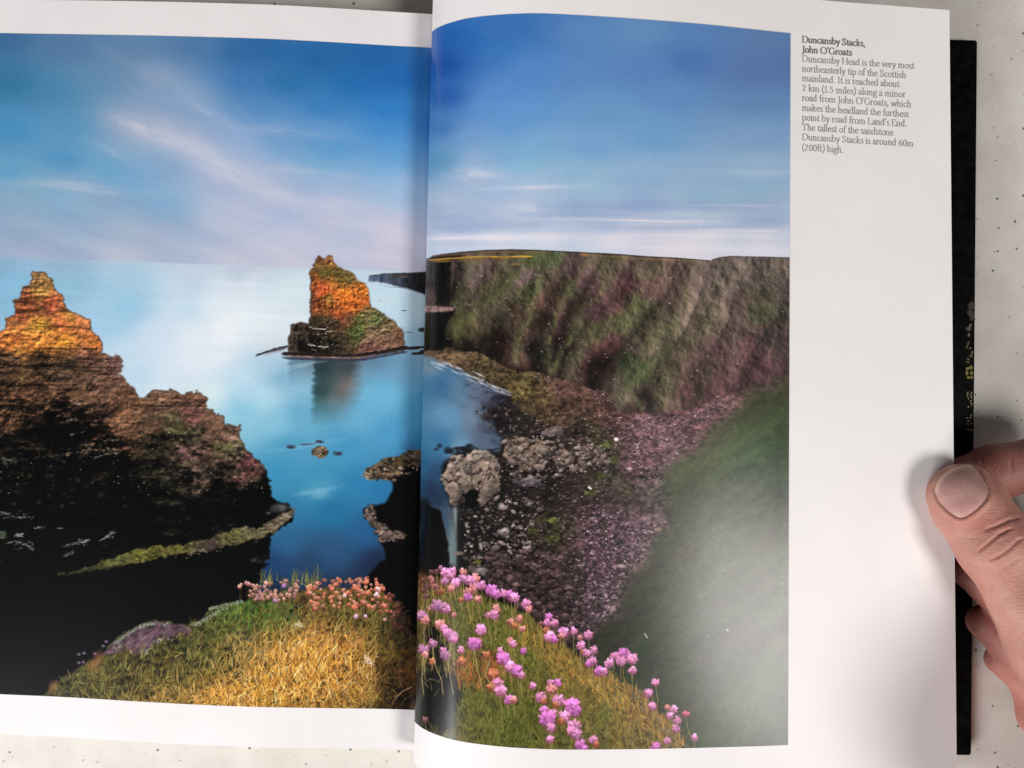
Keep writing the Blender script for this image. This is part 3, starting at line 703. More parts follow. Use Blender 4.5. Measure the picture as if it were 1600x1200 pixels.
def paint_gutter_rocks(c):
    w = c.sub(555, 690, 730, 925)
    blk = [(612,752),(616,749),(611,772),(602,784),(588,788),(574,790),(568,797),(568,806),(577,818),(590,830),(592,845),(601,856),(603,872),(590,882),(576,897),(560,925),(730,925),(730,880),(702,890),(700,845),(690,800),(669,782),(665,745),(662,705),(636,706),(616,716),(608,735)]
    m = w.poly(blk, 1.8, 7, 60, soft=1.2, ledge=1.5)
    w.put(m, (3, 3, 4))
    halo = np.clip(w.noise(66, 24, 8, octv=3) * .6 + .2, 0, 1) * np.exp(-((w.X - 640) / 26) ** 2 - ((w.Y - 700) / 7) ** 2)
    w.put(np.clip(halo, 0, .6), (48, 60, 88))
    lt = w.poly([(566,742),(572,733),(583,726),(595,717),(615,713),(628,710),(638,704),(655,703),(662,706),(661,722),(650,732),(640,722),(632,730),(626,742),(620,750),(600,749),(585,750),(570,748)], 2.4, 8, 61)
    sc = w.field([(570,744,176,158,132),(580,735,150,128,100),(595,738,120,92,70),(605,722,146,124,98),(612,744,150,118,92),(625,725,108,88,52),(640,715,92,76,50),(652,712,118,96,72),(655,725,104,80,62)], eps=15)
    w.put(lt, sc * (0.72 + .5 * w.noise(62, 4, 3, octv=4))[..., None] * (1 - .7 * np.clip(w.noise(63, 12, 9, octv=3) - .1, 0, 1))[..., None])
    lo = w.poly([(567,800),(572,792),(582,788),(586,800),(588,812),(600,818),(608,828),(622,828),(636,836),(630,842),(612,842),(600,846),(592,844),(590,830),(577,818)], 2.2, 6, 64)
    w.put(lo, np.array((126, 108, 96)) * (0.75 + .6 * w.noise(65, 5, 4, octv=4))[..., None])
    pebbles(c, 70, [(570,740),(600,716),(655,704),(662,730),(625,752),(590,752)], [(150,128,104),(112,92,72),(170,150,124),(80,64,48)], 3.4, 55)
    pebbles(c, 60, [(568,800),(584,790),(600,820),(636,834),(612,846),(590,844)], [(136,116,104),(110,92,84),(150,128,118)], 3.0, 56)
    glints(c, 36, 590, 828, 632, 846, (170, 132, 124), 1.6, 21, in_poly([(588,828),(634,834),(634,844),(592,846)]))

HILL_L = [(40,1140),(66,1086),(82,1070),(100,1055),(135,1035),(162,1020),(177,1002),(195,987),(217,975),(237,969),(262,971),(287,975),(312,970),(327,952),(350,944),(375,938),(400,930),(440,922),(480,920),(520,918),
          (560,918),(600,925),(618,940),(630,962),(640,985),(652,1004),(730,1030),(730,1140)]

def blade(c, x, y, L, ang, wd, col, bend, al=.9):
    dx, dy = math.cos(ang), -math.sin(ang)
    mx, my = x + dx * L * .5 + dy * bend, y + dy * L * .5 - dx * bend
    c.line([(x, y), (mx, my), (x + dx * L + dy * bend * 2.4, y + dy * L - dx * bend * 2.4)], wd, col, al, taper=.6)

def thrift(c, x, y, r, col, rng, stem=None):
    col = np.array(col, float)
    if stem:
        c.line([(x, y + r * .5), (x + stem[0] * .35, y + stem[1] * .5), (x + stem[0], y + stem[1])], 1.4, (150, 128, 74), .75)
    c.dab(x, y + r * .35, r * .95, r * .75, col * .62 + np.array((20, 0, 0)), .9, soft=.5)
    for _ in range(int(9 + r * 2.4)):
        a, q = rng.uniform(0, 6.28), math.sqrt(rng.uniform(0, 1)) * r * .82
        px_, py_ = x + q * math.cos(a), y + q * math.sin(a) * .85
        t = np.clip(1.12 - (py_ - y) / (r * 2.3), .6, 1.4) * rng.uniform(.78, 1.18)
        c.dab(px_, py_, r * rng.uniform(.16, .42), r * rng.uniform(.12, .24), np.clip(col * t + rng.uniform(-16, 18), 0, 255), .88, rot=a, soft=.6)
    for _ in range(3):
        c.dab(x + rng.uniform(-.6, .6) * r, y - rng.uniform(.1, .8) * r, r * .14, r * .14, np.clip(col * 1.25 + 22, 0, 255), .8, soft=.8)

def paint_left_hill(c):
    rng = np.random.default_rng(5)
    w = c.sub(-300, 880, 730, 1140)
    w.put(w.poly([(-300,905),(110,897),(290,868),(416,842),(420,880),(404,892),(360,945),(240,1000),(60,1140),(-300,1140)], 0, soft=2), (2, 2, 2))
    w.put(w.poly([(598,900),(680,870),(730,870),(730,1140),(650,1140),(640,1000),(625,940)], 2, 8, 71, soft=2), (2, 2, 2))
    m = w.poly(HILL_L, 3.5, 12, 70)
    base = w.field([(90,1075,74,68,42),(150,1070,100,92,48),(200,1050,92,84,44),(250,1040,104,92,46),(250,1065,122,104,54),(330,1020,98,96,44),(300,1000,84,84,44),(330,985,92,98,46),(370,960,88,110,46),(410,950,70,118,42),(440,945,92,92,50),
        (480,950,112,84,48),(430,975,112,112,52),(500,1000,206,142,74),(540,1000,200,132,68),(450,1040,200,148,66),(400,1020,142,120,74),(380,1000,118,112,70),(350,1080,168,122,48),(420,1080,186,136,48),(500,1070,178,122,52),(560,1050,160,108,50),(540,960,104,92,46),(590,960,92,84,40),
        (600,1010,104,82,36),(600,1060,66,50,26),(640,1050,98,58,30),(625,1090,44,30,18),(650,1090,70,42,24),(570,1090,150,106,48),(620,985,60,46,28)], power=2.0, eps=80)
    w.put(m, base * (0.78 + .45 * w.noise(72, 6, 5, octv=4) - .25 * np.clip(w.noise(73, 20, 14, octv=3), 0, 1))[..., None])
    # lichened rock
    rock = w.poly([(158,1024),(165,1016),(177,1003),(195,988),(217,976),(237,970),(262,972),(287,976),(299,983),(298,992),(270,998),(262,1000),(240,1006),(225,1018),(212,1022),(195,1016),(180,1022)], 2, 9, 74)
    w.put(rock, np.array((108, 82, 92)) * (0.86 + .4 * w.noise(75, 9, 5, rot=-.5, octv=4))[..., None])
    c.line([(266,996),(280,995),(292,992)], 3.2, (14, 10, 12), .9)
    for (x, y, s) in [(182 + k * 4.2, 1001 - 29 * math.sin(min(1, k / 14.0) * 1.57) + 2, 3.0) for k in range(15)] + [(262,974,6),(256,976,4),(182,1012,6),(188,1009,5),(245,1003,7),(236,1012,7),(228,1020,6),(250,998,6),(300,975,5)] + [(304 + k * 3.2, 977 - k * 1.9, 4.2) for k in range(16)] + [(330 + k * 4, 950 - k * .9, 3.4) for k in range(13)]:
        for _ in range(9):
            a = rng.uniform(0, 6.28); q = rng.uniform(0, 1) * s
            c.dab(x + q * math.cos(a), y + q * math.sin(a) * .7, 1.6, 1.1, np.array((146, 154, 132)) * rng.uniform(.55, 1.12), .8, rot=rng.uniform(0, 3), soft=.7)
    # grass blades, painted from the crest down
    blades = []
    hp = in_poly(HILL_L)
    for _ in range(9000):
        x = rng.uniform(60, 664); y = rng.uniform(940, 1116)
        if not hp(x, y) or (158 < x < 300 and y < 1000 + 22 * (240 - x) / 80) or (x < 440 and y < 946):
            continue
        gold = 1.1 * math.exp(-((x - 478) / 122) ** 2 - ((y - 1045) / 66) ** 2) + .75 * math.exp(-((x - 350) / 75) ** 2 - ((y - 1092) / 24) ** 2) + .3 * math.exp(-((x - 235) / 60) ** 2 - ((y - 1085) / 22) ** 2)
        if rng.random() > .22 + gold * .9 or (x > 590 and rng.random() > .55):
            continue
        blades.append((y, x, min(1, gold)))
    blades.sort()
    for y, x, g in blades:
        hot = rng.random()
        gold = np.array((236, 178, 92)) if hot < .35 else np.array((224, 158, 62)) if hot < .7 else np.array((176, 112, 50)) if hot < .88 else np.array((246, 206, 140))
        dull = np.array((112, 110, 54)) if hot < .5 else np.array((92, 80, 40)) if hot < .8 else np.array((152, 128, 74))
        if x > 588:
            gold = gold * .62 + np.array((4, -8, -8)); dull = dull * .6
        k = min(1, g * 1.25)
        col = gold * k + dull * (1 - k)
        L = rng.uniform(7, 17) * (1 if y > 970 else .8)
        ang = rng.normal(1.25, .5) if y < 1060 else rng.normal(1.35, .8)
        blade(c, x, y + 4, L, ang, rng.uniform(1.3, 2.3), np.clip(col * rng.uniform(.68, 1.26), 0, 255), rng.normal(0, 1.6), .85)
        if rng.random() < .35:
            blade(c, x + 2, y + 5, L * .7, ang + .3, 1.8, np.clip(col * .3, 0, 255), 0, .6)
    for _ in range(500):
        x, y = rng.uniform(330, 470), rng.uniform(940, 1005)
        if hp(x, y) and y < 975 + (470 - x) * .12:
            blade(c, x, y + 3, rng.uniform(5, 10), rng.normal(1.4, .5), 1.3, np.array((84, 116, 48)) * rng.uniform(.5, 1.25), rng.normal(0, 1), .7)
    for _ in range(60):
        x, y = rng.uniform(405, 497), rng.uniform(905, 918)
        blade(c, x, y, rng.uniform(8, 24) * (1 if 455 < x < 500 or x < 430 else .6), rng.normal(1.57, .22), 1.8, np.array((150, 140, 66)) * rng.uniform(.5, 1.05), rng.normal(0, 1), .8)
    for x, y in ((573,1033),(570,1028),(580,1036),(245 + 222,975),(468,978),(462,976),(576,1030)):
        for _ in range(8):
            blade(c, x, y, rng.uniform(4, 9), rng.uniform(0, 6.28), 1.3, (236, 206, 186) if x > 500 else (206, 196, 158), 0, .8)
    # thrift heads: mauve on the left, coral on the right
    heads = []
    for _ in range(60):
        heads.append((rng.uniform(372, 470), rng.uniform(906, 938), rng.uniform(3.0, 4.4), (176, 128, 122) if rng.random() < .7 else (196, 140, 120)))
    for _ in range(165):
        x = rng.uniform(478, 640); top = 903 + max(0, (x - 585)) * .95 + max(0, 510 - x) * .35
        heads.append((x, top + rng.uniform(0, 1) ** 1.3 * (46 if x < 600 else 44), rng.uniform(2.8, 4.4), (206, 118, 92) if rng.random() < .6 else (190, 132, 108)))
    heads += [(443,914,5,(186,132,196)),(430,938,4.5,(206,160,190)),(556,962,4.5,(236,190,214)),(571,962,4.5,(232,180,210)),(538,930,4.5,(240,176,186)),(590,920,4.5,(238,190,204)),(588,928,4.5,(238,190,204)),(601,967,4,(232,170,180))]
    for x, y, r, col in sorted(heads, key=lambda h: h[1]):
        s = 1.0 if x < 598 else max(.25, 1 - (x - 598) / 42.0)
        blade(c, x, y + rng.uniform(14, 24), 18, 1.57, 1.2, np.array((140, 108, 62)) * s, 0, .55)
        thrift(c, x, y, r * rng.uniform(.75, 1.05), np.array(col) * s * rng.uniform(.72, 1.12), rng)
    for x, y in ((123,1022),(131,1020),(123,1035),(130,1034),(148,1021),(161,1009),(166,1002)):
        c.dab(x, y, 3, 2.2, (128, 108, 140), .8, soft=.7)
    for x, y, rx, ry in ((152,1030,7,14),(143,1040,5,9),(82,1072,6,9)):
        c.dab(x, y, rx, ry, (168, 112, 70), .55, rot=.3, soft=1.2)
    c.line([(618,1090),(628,1080),(642,1073)], 1.8, (196, 150, 116), .8)

SKYLINE = [(600,412),(655,406),(668,405),(675,401),(690,397.5),(720,394),(760,391),(800,390),(840,391),(900,394),(960,397),(1010,401),(1060,404),(1108,408.5),(1113,407),(1122,404),(1140,402),(1200,404),(1260,407)]

def paint_cliffs(c):
    P = SKYLINE + [(1260,720),(950,720),(600,720)]
    w = c.sub(600, 380, 1260, 720)
    m = w.poly(P, 0.5, 8, 80)
    col = w.field(CLIFF, ay=1.0, power=1.9, eps=40)
    wx = w.X + 9 * w.noise(95, 40, octv=4); wy = w.Y + 7 * w.noise(96, 36, octv=4)
    SP = [[(745,396),(730,440),(716,478)],[(830,398),(770,460),(720,505),(695,540)],[(858,396),(838,450),(818,500),(806,568)],[(925,398),(885,455),(864,500),(846,560)],[(972,405),(936,455),(905,500),(880,545),(852,578)],
          [(1030,410),(1002,450),(974,490),(938,520),(905,552),(886,596)],[(1088,414),(1070,460),(1042,510),(1004,560),(978,606),(964,640)],[(1050,540),(1012,572),(990,600),(1000,645)],[(1142,424),(1112,490),(1082,540),(1046,590),(1030,645)],
          [(1205,430),(1165,510),(1124,570),(1085,625)],[(1260,440),(1225,520),(1180,590)],[(795,395),(778,430),(752,470)]]
    Hh = np.full(w.X.shape, 0, np.float32); crest = np.zeros(w.X.shape, np.float32)
    for i, S_ in enumerate(SP):
        Q = cr(np.array(S_, float), 4); d = np.full(w.X.shape, 1e9, np.float32)
        for k in range(len(Q) - 1):
            e = Q[k + 1] - Q[k]; t = np.clip(((wx - Q[k][0]) * e[0] + (wy - Q[k][1]) * e[1]) / (e @ e), 0, 1)
            d = np.minimum(d, np.hypot(wx - Q[k][0] - t * e[0], wy - Q[k][1] - t * e[1]))
        wid = (20, 24, 17, 15, 18, 24, 26, 14, 26, 28, 28, 15)[i]
        Hh = np.maximum(Hh, wid * .9 * np.exp(-(d / wid) ** 2)); crest = np.maximum(crest, np.exp(-(d / (wid * .38)) ** 2))
    gr = w.noise(83, 6, octv=5, gain=.72); mid = w.noise(82, 26, 11, rot=-1.05, octv=4)
    Hh = blur(Hh * np.clip(.82 + .40 * w.noise(85, 44, octv=3), .35, 1.15) + 3.2 * w.noise(97, 22, 18, rot=-.8, octv=4) + 2.2 * mid + 2.2 * gr, .8 * w.S)
    gy, gx = np.gradient(Hh)
    sh = np.clip(1.0 + .40 * w.S * (-.85 * gx + .42 * gy), .30, 1.5)
    low = np.clip((w.Y - 430) / 150, 0, 1) * np.clip((1080 - w.X) / 160, 0, 1)
    gully = np.clip(.75 - Hh / 15.0 + .12 * gr, 0, 1)
    body = np.clip(col * sh[..., None], 0, 255) * (1 - np.clip(gully * (.30 + .62 * low), 0, .86))[..., None]
    lum = body.mean(2, keepdims=True)
    body = (body * .64 + lum * np.array([.40, .335, .325], np.float32)) * .95
    tuft = np.clip(crest * (.55 + .7 * w.noise(84, 14, 9, rot=-.9, octv=5)), 0, 1)[..., None] * np.clip((1180 - w.X) / 120, .25, 1)[..., None]
    body = body * (1 - .60 * tuft) + np.array((92, 96, 60), np.float32) * np.clip(sh, .6, 1.4)[..., None] * .60 * tuft
    w.put(m, body)
    # near buttress in shadow beside the fold
    d = c.sub(600, 400, 730, 565)
    nz = d.noise(86, 6, 42, octv=4)
    pill = d.poly([(600,408),(690,403),(712,404),(708,440),(700,478),(712,484),(700,500),(690,548),(600,545)], 2, 9, 87)
    d.put(pill * .8, np.array((62, 52, 48)) * np.clip(.62 + 1.1 * nz, 0, 2)[..., None])
    d.put(d.poly([(682,408),(705,406),(703,440),(692,476),(680,476)], 2.5, 8, 88) * np.clip(.65 + .5 * nz, 0, 1), (8, 7, 7))
    d.put(d.poly([(600,488),(704,488),(694,520),(708,545),(600,548)], 3, 9, 89) * .85, (10, 9, 9))
    d.put(d.poly([(600,478),(690,478),(712,479),(708,485),(690,487),(600,486)], 1, 8, 90) * .85, np.array((168, 132, 128)) * (.9 + .3 * d.noise(91, 5, octv=3))[..., None])
    # grassy ridges, lit on the upper side
    def ridge(pts, wd, col_, al, shade=True):
        Q = cr(np.array(pts, float), 5)
        n = len(Q)
        for i in range(n):
            for _ in range(9):
                t = RNG.uniform(0, 1)
                x, y = Q[i] + RNG.normal(0, wd * .34, 2)
                c.dab(x, y, wd * RNG.uniform(.12, .5), wd * RNG.uniform(.1, .28), np.array(col_) * RNG.uniform(.55, 1.25), al * RNG.uniform(.1, .42), rot=-.9 + RNG.normal(0, .5), soft=1.3)
            if shade:
                c.dab(Q[i][0] - wd * .75, Q[i][1] + wd * .2, wd * .6, wd * .34, (34, 26, 26), al * .30, rot=-.95, soft=1.5)
    ridge([(832,405),(800,432),(770,462),(740,484),(712,505)], 13, (92, 98, 54), .5)
    ridge([(1045,545),(1010,570),(985,595)], 12, (82, 102, 56), .5)
    ip = in_poly(SKYLINE + [(1235,600),(1000,640),(880,590),(700,540)])
    glints(c, 420, 690, 410, 1235, 640, (186, 164, 146), .75, 31, ip); glints(c, 40, 820, 430, 1060, 560, (236, 226, 214), .8, 32, ip)
    c.line(SKYLINE[1:-5], 1.7, (42, 34, 30), .85); c.line(SKYLINE[-5:], 1.7, (58, 48, 44), .75)
    [c.dab(672 + 156 * q, 406 - 5.5 * math.sin(min(1, q * 1.6) * 1.57) + RNG.normal(0, .5), 7, .95, np.array((206, 156, 66)) * RNG.uniform(.6, 1.08), .6, rot=-.04, soft=.9) for q in RNG.random(60)]; [c.dab(680 + 110 * q, 408.5 - 5 * q + RNG.normal(0, .5), 8, 1.1, (122, 92, 48), .4, rot=-.04, soft=.9) for q in RNG.random(30)]
    c.line([(676,399.5),(720,396.5),(780,393.5),(860,394)], 3, (118, 86, 60), .55)
    c.dab(804,412.5,7,1.2,(176,146,62),.6,soft=.9); c.line([(905,397),(960,401),(1020,405),(1100,409)], 2.2, (150, 118, 66), .45); c.dab(914,398,6,3,(176,128,62),.6,soft=1)

def pebbles(c, n, region, cols, size, seed, persp=True):
    rng = np.random.default_rng(seed); ip = in_poly(region); A = np.array(region)
    L = []
    for _ in range(n):
        x, y = rng.uniform(A[:, 0].min(), A[:, 0].max()), rng.uniform(A[:, 1].min(), A[:, 1].max())
        if ip(x, y):
            L.append((y, x))
    for y, x in sorted(L):
        s = size * min(2.4, .72 * math.exp(rng.normal(0, .42))) * (.6 + .5 * (y - 560) / 400 if persp else 1)
        col = np.array(cols[rng.integers(len(cols))], float); col = (col * .72 + col.mean() * np.array((.29, .275, .27))) * rng.uniform(.5, 1.12); rot = rng.normal(0, .5)
        c.dab(x + s * .2, y + s * .75, s * 1.2, s * .8, (20, 14, 16), .55, rot, soft=.8)
        c.dab(x, y, s * rng.uniform(.9, 1.5), s * rng.uniform(.55, .85), col, .85, rot, soft=.5)
        c.dab(x - s * .15, y - s * .3, s * .7, s * .3, np.clip(col * 1.35 + 12, 0, 255), .6, rot, soft=.9)

def paint_shore(c):
    w = c.sub(600, 535, 1260, 1190)
    ground = [(600,548),(672,546),(700,545),(745,550),(800,577),(835,582),(885,594),(905,603),(945,612),(965,640),(1000,648),(1040,645),(1080,640),(1130,615),(1150,612),(1260,600),(1260,1190),(600,1190)]
    m = w.poly(ground, 3, 10, 100)
    col = w.field(BEACH, power=2.0, eps=60)
    col = (col * .72 + col.mean(2, keepdims=True) * np.array([.29, .27, .27], np.float32)) * .92
    t = 1.0 + .5 * w.noise(101, 6, 4, octv=4) + .28 * w.noise(102, 22, 10, octv=3)
    w.put(m, np.clip(col * t[..., None], 0, 255))
    # sea inlet and the burn that runs into it
    sea = w.poly([(600,560),(668,556),(684,566),(705,572),(735,588),(760,600),(795,613),(782,630),(762,640),(772,665),(785,690),(778,705),(750,703),(712,706),(693,722),(690,740),(696,765),(705,800),(712,850),(712,895),(688,895),(686,840),(676,800),(669,780),(600,760)], 3, 12, 104, soft=2.2)
    sc = w.field([(670,570,105,128,160),(690,600,62,104,154),(720,610,84,114,156),(740,610,98,112,146),(760,618,84,88,116),(700,650,92,138,186),(740,650,108,126,162),(760,660,78,82,106),(690,690,60,112,164),(720,700,104,142,182),(760,690,84,96,130),
                  (690,740,40,70,112),(680,770,30,46,76),(700,810,58,76,104),(705,860,78,92,100),(650,600,60,110,160),(650,720,40,90,140),(770,630,50,50,66)], power=1.8, eps=80)
    w.put(sea, sc * np.array([.98, 1.0, .91], np.float32) + 5 * w.noise(105, 40, 12, rot=.5, octv=3)[..., None])
    deep = np.clip(w.noise(106, 16, 9, octv=4) + .1, 0, 1) * w.poly([(700,540),(790,608),(840,640),(800,690),(775,700),(745,640)], 4, 12, 107, soft=6)
    w.put(deep * .8, (26, 24, 32))
    for x, y in ((686,567),(700,571),(715,577),(730,585),(742,590),(755,597),(768,603),(782,609),(792,613)):
        for _ in range(5):
            c.dab(x + RNG.normal(0, 6), y + RNG.normal(0, 2), RNG.uniform(3, 8), 1.2, (206, 216, 230), RNG.uniform(.25, .7), rot=.45, soft=1.1)
    wf = c.sub(694, 775, 726, 900)
    fall = np.exp(-((wf.X - 709 + .02 * (wf.Y - 840)) / 6.5) ** 2) * np.clip((wf.Y - 782) / 14, 0, 1) * np.clip((893 - wf.Y) / 12, 0, 1)
    wf.put(np.clip(fall * (.62 + .45 * wf.noise(110, 4, 60, octv=3)), 0, .85), (128, 142, 146))
    w.put(w.poly([(664,786),(690,800),(700,848),(702,895),(664,900)], 1.5, 8, 111) , (4, 4, 5))
    # algae belt and pink shingle
    pebbles(c, 900, [(676,549),(745,553),(800,580),(885,600),(945,625),(965,660),(900,650),(850,655),(795,618),(740,590),(684,562)], [(104,86,44),(80,64,38),(96,62,48),(118,102,52),(46,36,30)], 1.6, 41)
    pebbles(c, 420, [(696,545),(745,549),(798,576),(835,582),(884,592),(902,604),(880,606),(830,590),(790,586),(740,560)], [(176,138,142),(160,118,124),(190,156,158)], 1.4, 42)
    pebbles(c, 160, [(915,605),(945,612),(958,632),(930,625)], [(176,122,136),(150,96,108)], 1.6, 43)
    # dark boulders, then everything that lies among them
    pebbles(c, 1500, [(740,640),(800,620),(860,655),(960,665),(960,760),(1000,900),(960,980),(880,960),(780,905),(720,895),(716,800),(780,770),(790,690)], [(52,40,38),(36,28,28),(74,58,54),(60,56,36),(96,80,76)], 3.0, 44)
    pebbles(c, 260, [(738,780),(800,765),(850,790),(840,860),(760,900),(722,890),(728,800)], [(138,118,114),(112,94,92),(150,132,126)], 3.6, 45)
    pebbles(c, 1700, [(962,650),(1040,648),(1090,645),(1140,615),(1120,645),(1085,690),(1050,720),(1044,760),(1000,740),(968,700)], [(140,102,108),(118,82,90),(166,128,134),(96,66,74),(182,150,150)], 1.8, 46)
    pebbles(c, 2400, [(905,790),(950,785),(1000,815),(1050,815),(1045,835),(1010,862),(985,895),(955,962),(925,985),(880,965),(895,900),(912,850)], [(134,98,110),(112,78,90),(158,124,134),(90,62,72),(70,48,54)], 2.4, 47)
    pebbles(c, 900, [(760,860),(880,860),(920,900),(900,980),(820,960),(760,905)], [(84,56,58),(62,42,42),(110,76,80),(48,36,32)], 4.0, 48)
    for x, y, rx, ry, col in ((945,695,12,6,(96,102,50)),(938,742,12,7,(82,88,44)),(922,770,9,6,(92,96,46)),(862,812,9,5,(112,118,58)),(864,840,9,5,(88,94,44)),(980,765,12,14,(82,80,52)),(832,828,8,7,(70,72,40)),(957,718,9,5,(78,86,44)),(746,878,6,3,(104,104,46))):
        for _ in range(26):
            c.dab(x + RNG.normal(0, rx * .45), y + RNG.normal(0, ry * .45), 2.4, 1.6, np.array(col) * RNG.uniform(.45, 1.2), .7, soft=.8)
    # pale slabs
    def slab(pts, col_, seed, cracks=()):
        A = np.array(pts); s = c.sub(A[:, 0].min() - 6, A[:, 1].min() - 6, A[:, 0].max() + 6, A[:, 1].max() + 6)
        mm = s.poly(pts, 3.4, 9, seed, ledge=2.5, lh=5)
        dome = blur(mm, 7 * s.S)
        hh = blur(14 * dome + 2.2 * s.noise(seed + 1, 11, 8, rot=-.5, octv=5), .7 * s.S)
        gy, gx = np.gradient(hh); shd = np.clip(1 + .42 * s.S * (gy + .35 * gx), .3, 1.35)
        s.put(np.clip(blur(np.roll(mm, int(3 * s.S), 0), 2) - mm, 0, 1) * .8, (10, 8, 9))
        s.put(mm, np.array(col_) * (shd * (.80 + .22 * s.noise(seed + 1, 14, 9, octv=5)))[..., None])
        chips = np.clip(s.noise(seed + 2, 13, 5, rot=-.7, octv=5) * 2.4 - .75, 0, 1)
        s.put(mm * chips * .9, (30, 24, 24))
        for cp in cracks:
            [c.dab(*(q + RNG.normal(0, .7, 2)), RNG.uniform(.8, 2.4), RNG.uniform(.6, 1.2), (34, 27, 27), .7, rot=RNG.uniform(0, 3), soft=.8) for q in cr(np.array(cp, float), 9)]
    [c.dab(738 + RNG.normal(0, 22), 706 + RNG.normal(0, 5), RNG.uniform(3, 9), RNG.uniform(1.5, 4), (20, 18, 22), .6, soft=.9) for _ in range(40)]; c.dab(738,776,16,20,(6,5,6),.95,soft=.6)
    slab([(688,742),(694,737),(700,726),(704,716),(716,712),(726,717),(736,708),(752,705),(768,712),(778,720),(784,745),(782,760),(772,772),(762,786),(750,790),(745,778),(750,768),(738,764),(722,772),(724,782),(716,789),(704,789),(700,776),(694,760)], (162,140,126), 120,
         [((735,722),(736,745),(738,764)),((705,738),(716,758),(726,770)),((766,720),(758,745),(748,768)),((775,735),(784,752)),((690,745),(702,752))])
    slab([(735,704),(752,702),(768,708),(776,718),(758,716),(740,716)], (176,158,142), 124)
    slab([(790,692),(800,686),(822,684),(848,688),(856,698),(848,716),(838,724),(830,738),(818,736),(806,726),(796,722),(786,712)], (160,134,114), 128, [((800,690),(815,705),(830,735)),((840,690),(835,715))])
    slab([(862,712),(880,700),(894,706),(898,722),(890,730),(872,728)], (150,122,110), 132)
    slab([(902,704),(920,692),(938,700),(950,716),(936,722),(912,734),(904,722)], (150,126,116), 136, [((915,695),(925,712),(920,730)),((900,712),(915,706),(930,700))])
    slab([(826,672),(850,668),(882,668),(880,680),(850,682)], (132,112,112), 140)
    slab([(798,740),(808,734),(810,742),(802,748)], (150,136,130), 144); slab([(800,752),(828,742),(850,750),(842,760),(815,758)], (120,108,112), 148)
    pebbles(c, 230, [(785,684),(830,680),(905,688),(955,700),(950,736),(900,742),(840,748),(796,742)], [(150,128,114),(132,110,102),(166,146,132),(96,80,76)], 4.6, 49)
    pebbles(c, 70, [(690,720),(740,700),(785,715),(786,760),(770,790)], [(150,130,118),(120,104,98)], 3.0, 50)
    glints(c, 260, 790, 640, 960, 780, (196, 176, 166), 1.0, 51); glints(c, 140, 730, 780, 900, 900, (176, 156, 146), 1.0, 52); glints(c, 160, 960, 650, 1090, 760, (226, 196, 200), .8, 53); glints(c, 200, 880, 800, 1020, 980, (216, 176, 190), .9, 54)
    c.dab(962.5,686,3.6,2.6,(250,248,240),1,soft=.6); c.dab(921,762,3.8,1.8,(240,228,208),1,rot=.6,soft=.6); c.dab(983,732,4.5,2.4,(206,170,170),.9,soft=.6); c.dab(847,685,1,1,(220,210,205),.9)
    c.dab(1028,827,6,3,(186,140,130),.9,soft=.6); c.dab(971,884,5,3,(176,150,150),.9,soft=.6); c.dab(716,864,9,3,(120,104,96),.9,soft=.7); c.dab(738,888,6,6,(84,66,62),.9,soft=.7)

def paint_slope(c):
    w = c.sub(900, 580, 1260, 1190)
    m = w.poly([(1260,588),(1235,592),(1180,622),(1130,652),(1092,690),(1074,712),(1046,730),(1040,760),(1052,790),(1046,830),(1012,860),(990,892),(962,960),(928,988),(900,1190),(1260,1190)], 12, 26, 160, soft=9)
    col = w.field(SLOPE, power=1.6, eps=300)
    t = .88 + .16 * w.noise(161, 90, 30, rot=-.6, octv=5) + .12 * w.noise(162, 7, 5, rot=-.4, octv=4) + .08 * w.noise(164, 26, 12, rot=-.5, octv=3)
    g = w.noise(163, 70, 30, rot=-.6, octv=4)[..., None]
    w.put(m, np.clip(col * t[..., None] * np.array([.94, 1.0, .88], np.float32) + np.concatenate([-3 * g, 4 * g, -3 * g], 2), 0, 255))
    for _ in range(2600):
        x, y = RNG.uniform(985, 1235), RNG.uniform(625, 1160)
        if x > 1085 - .26 * (y - 720) + (14 if y > 720 else (720 - y) * 1.1):
            blade(c, x, y, RNG.uniform(3, 8), RNG.normal(2.0, .8), 1.2, np.array((86, 94, 62)) * RNG.uniform(.45, 1.35), RNG.normal(0, 1.2), .32)
    glints(c, 30, 1060, 860, 1230, 1140, (150, 146, 136), .9, 61)
    c.line([(1007,990),(1011,996)], 2.2, (196,196,190), .8); c.dab(1136,985,1.6,1.6,(226,226,216),.8,soft=1)

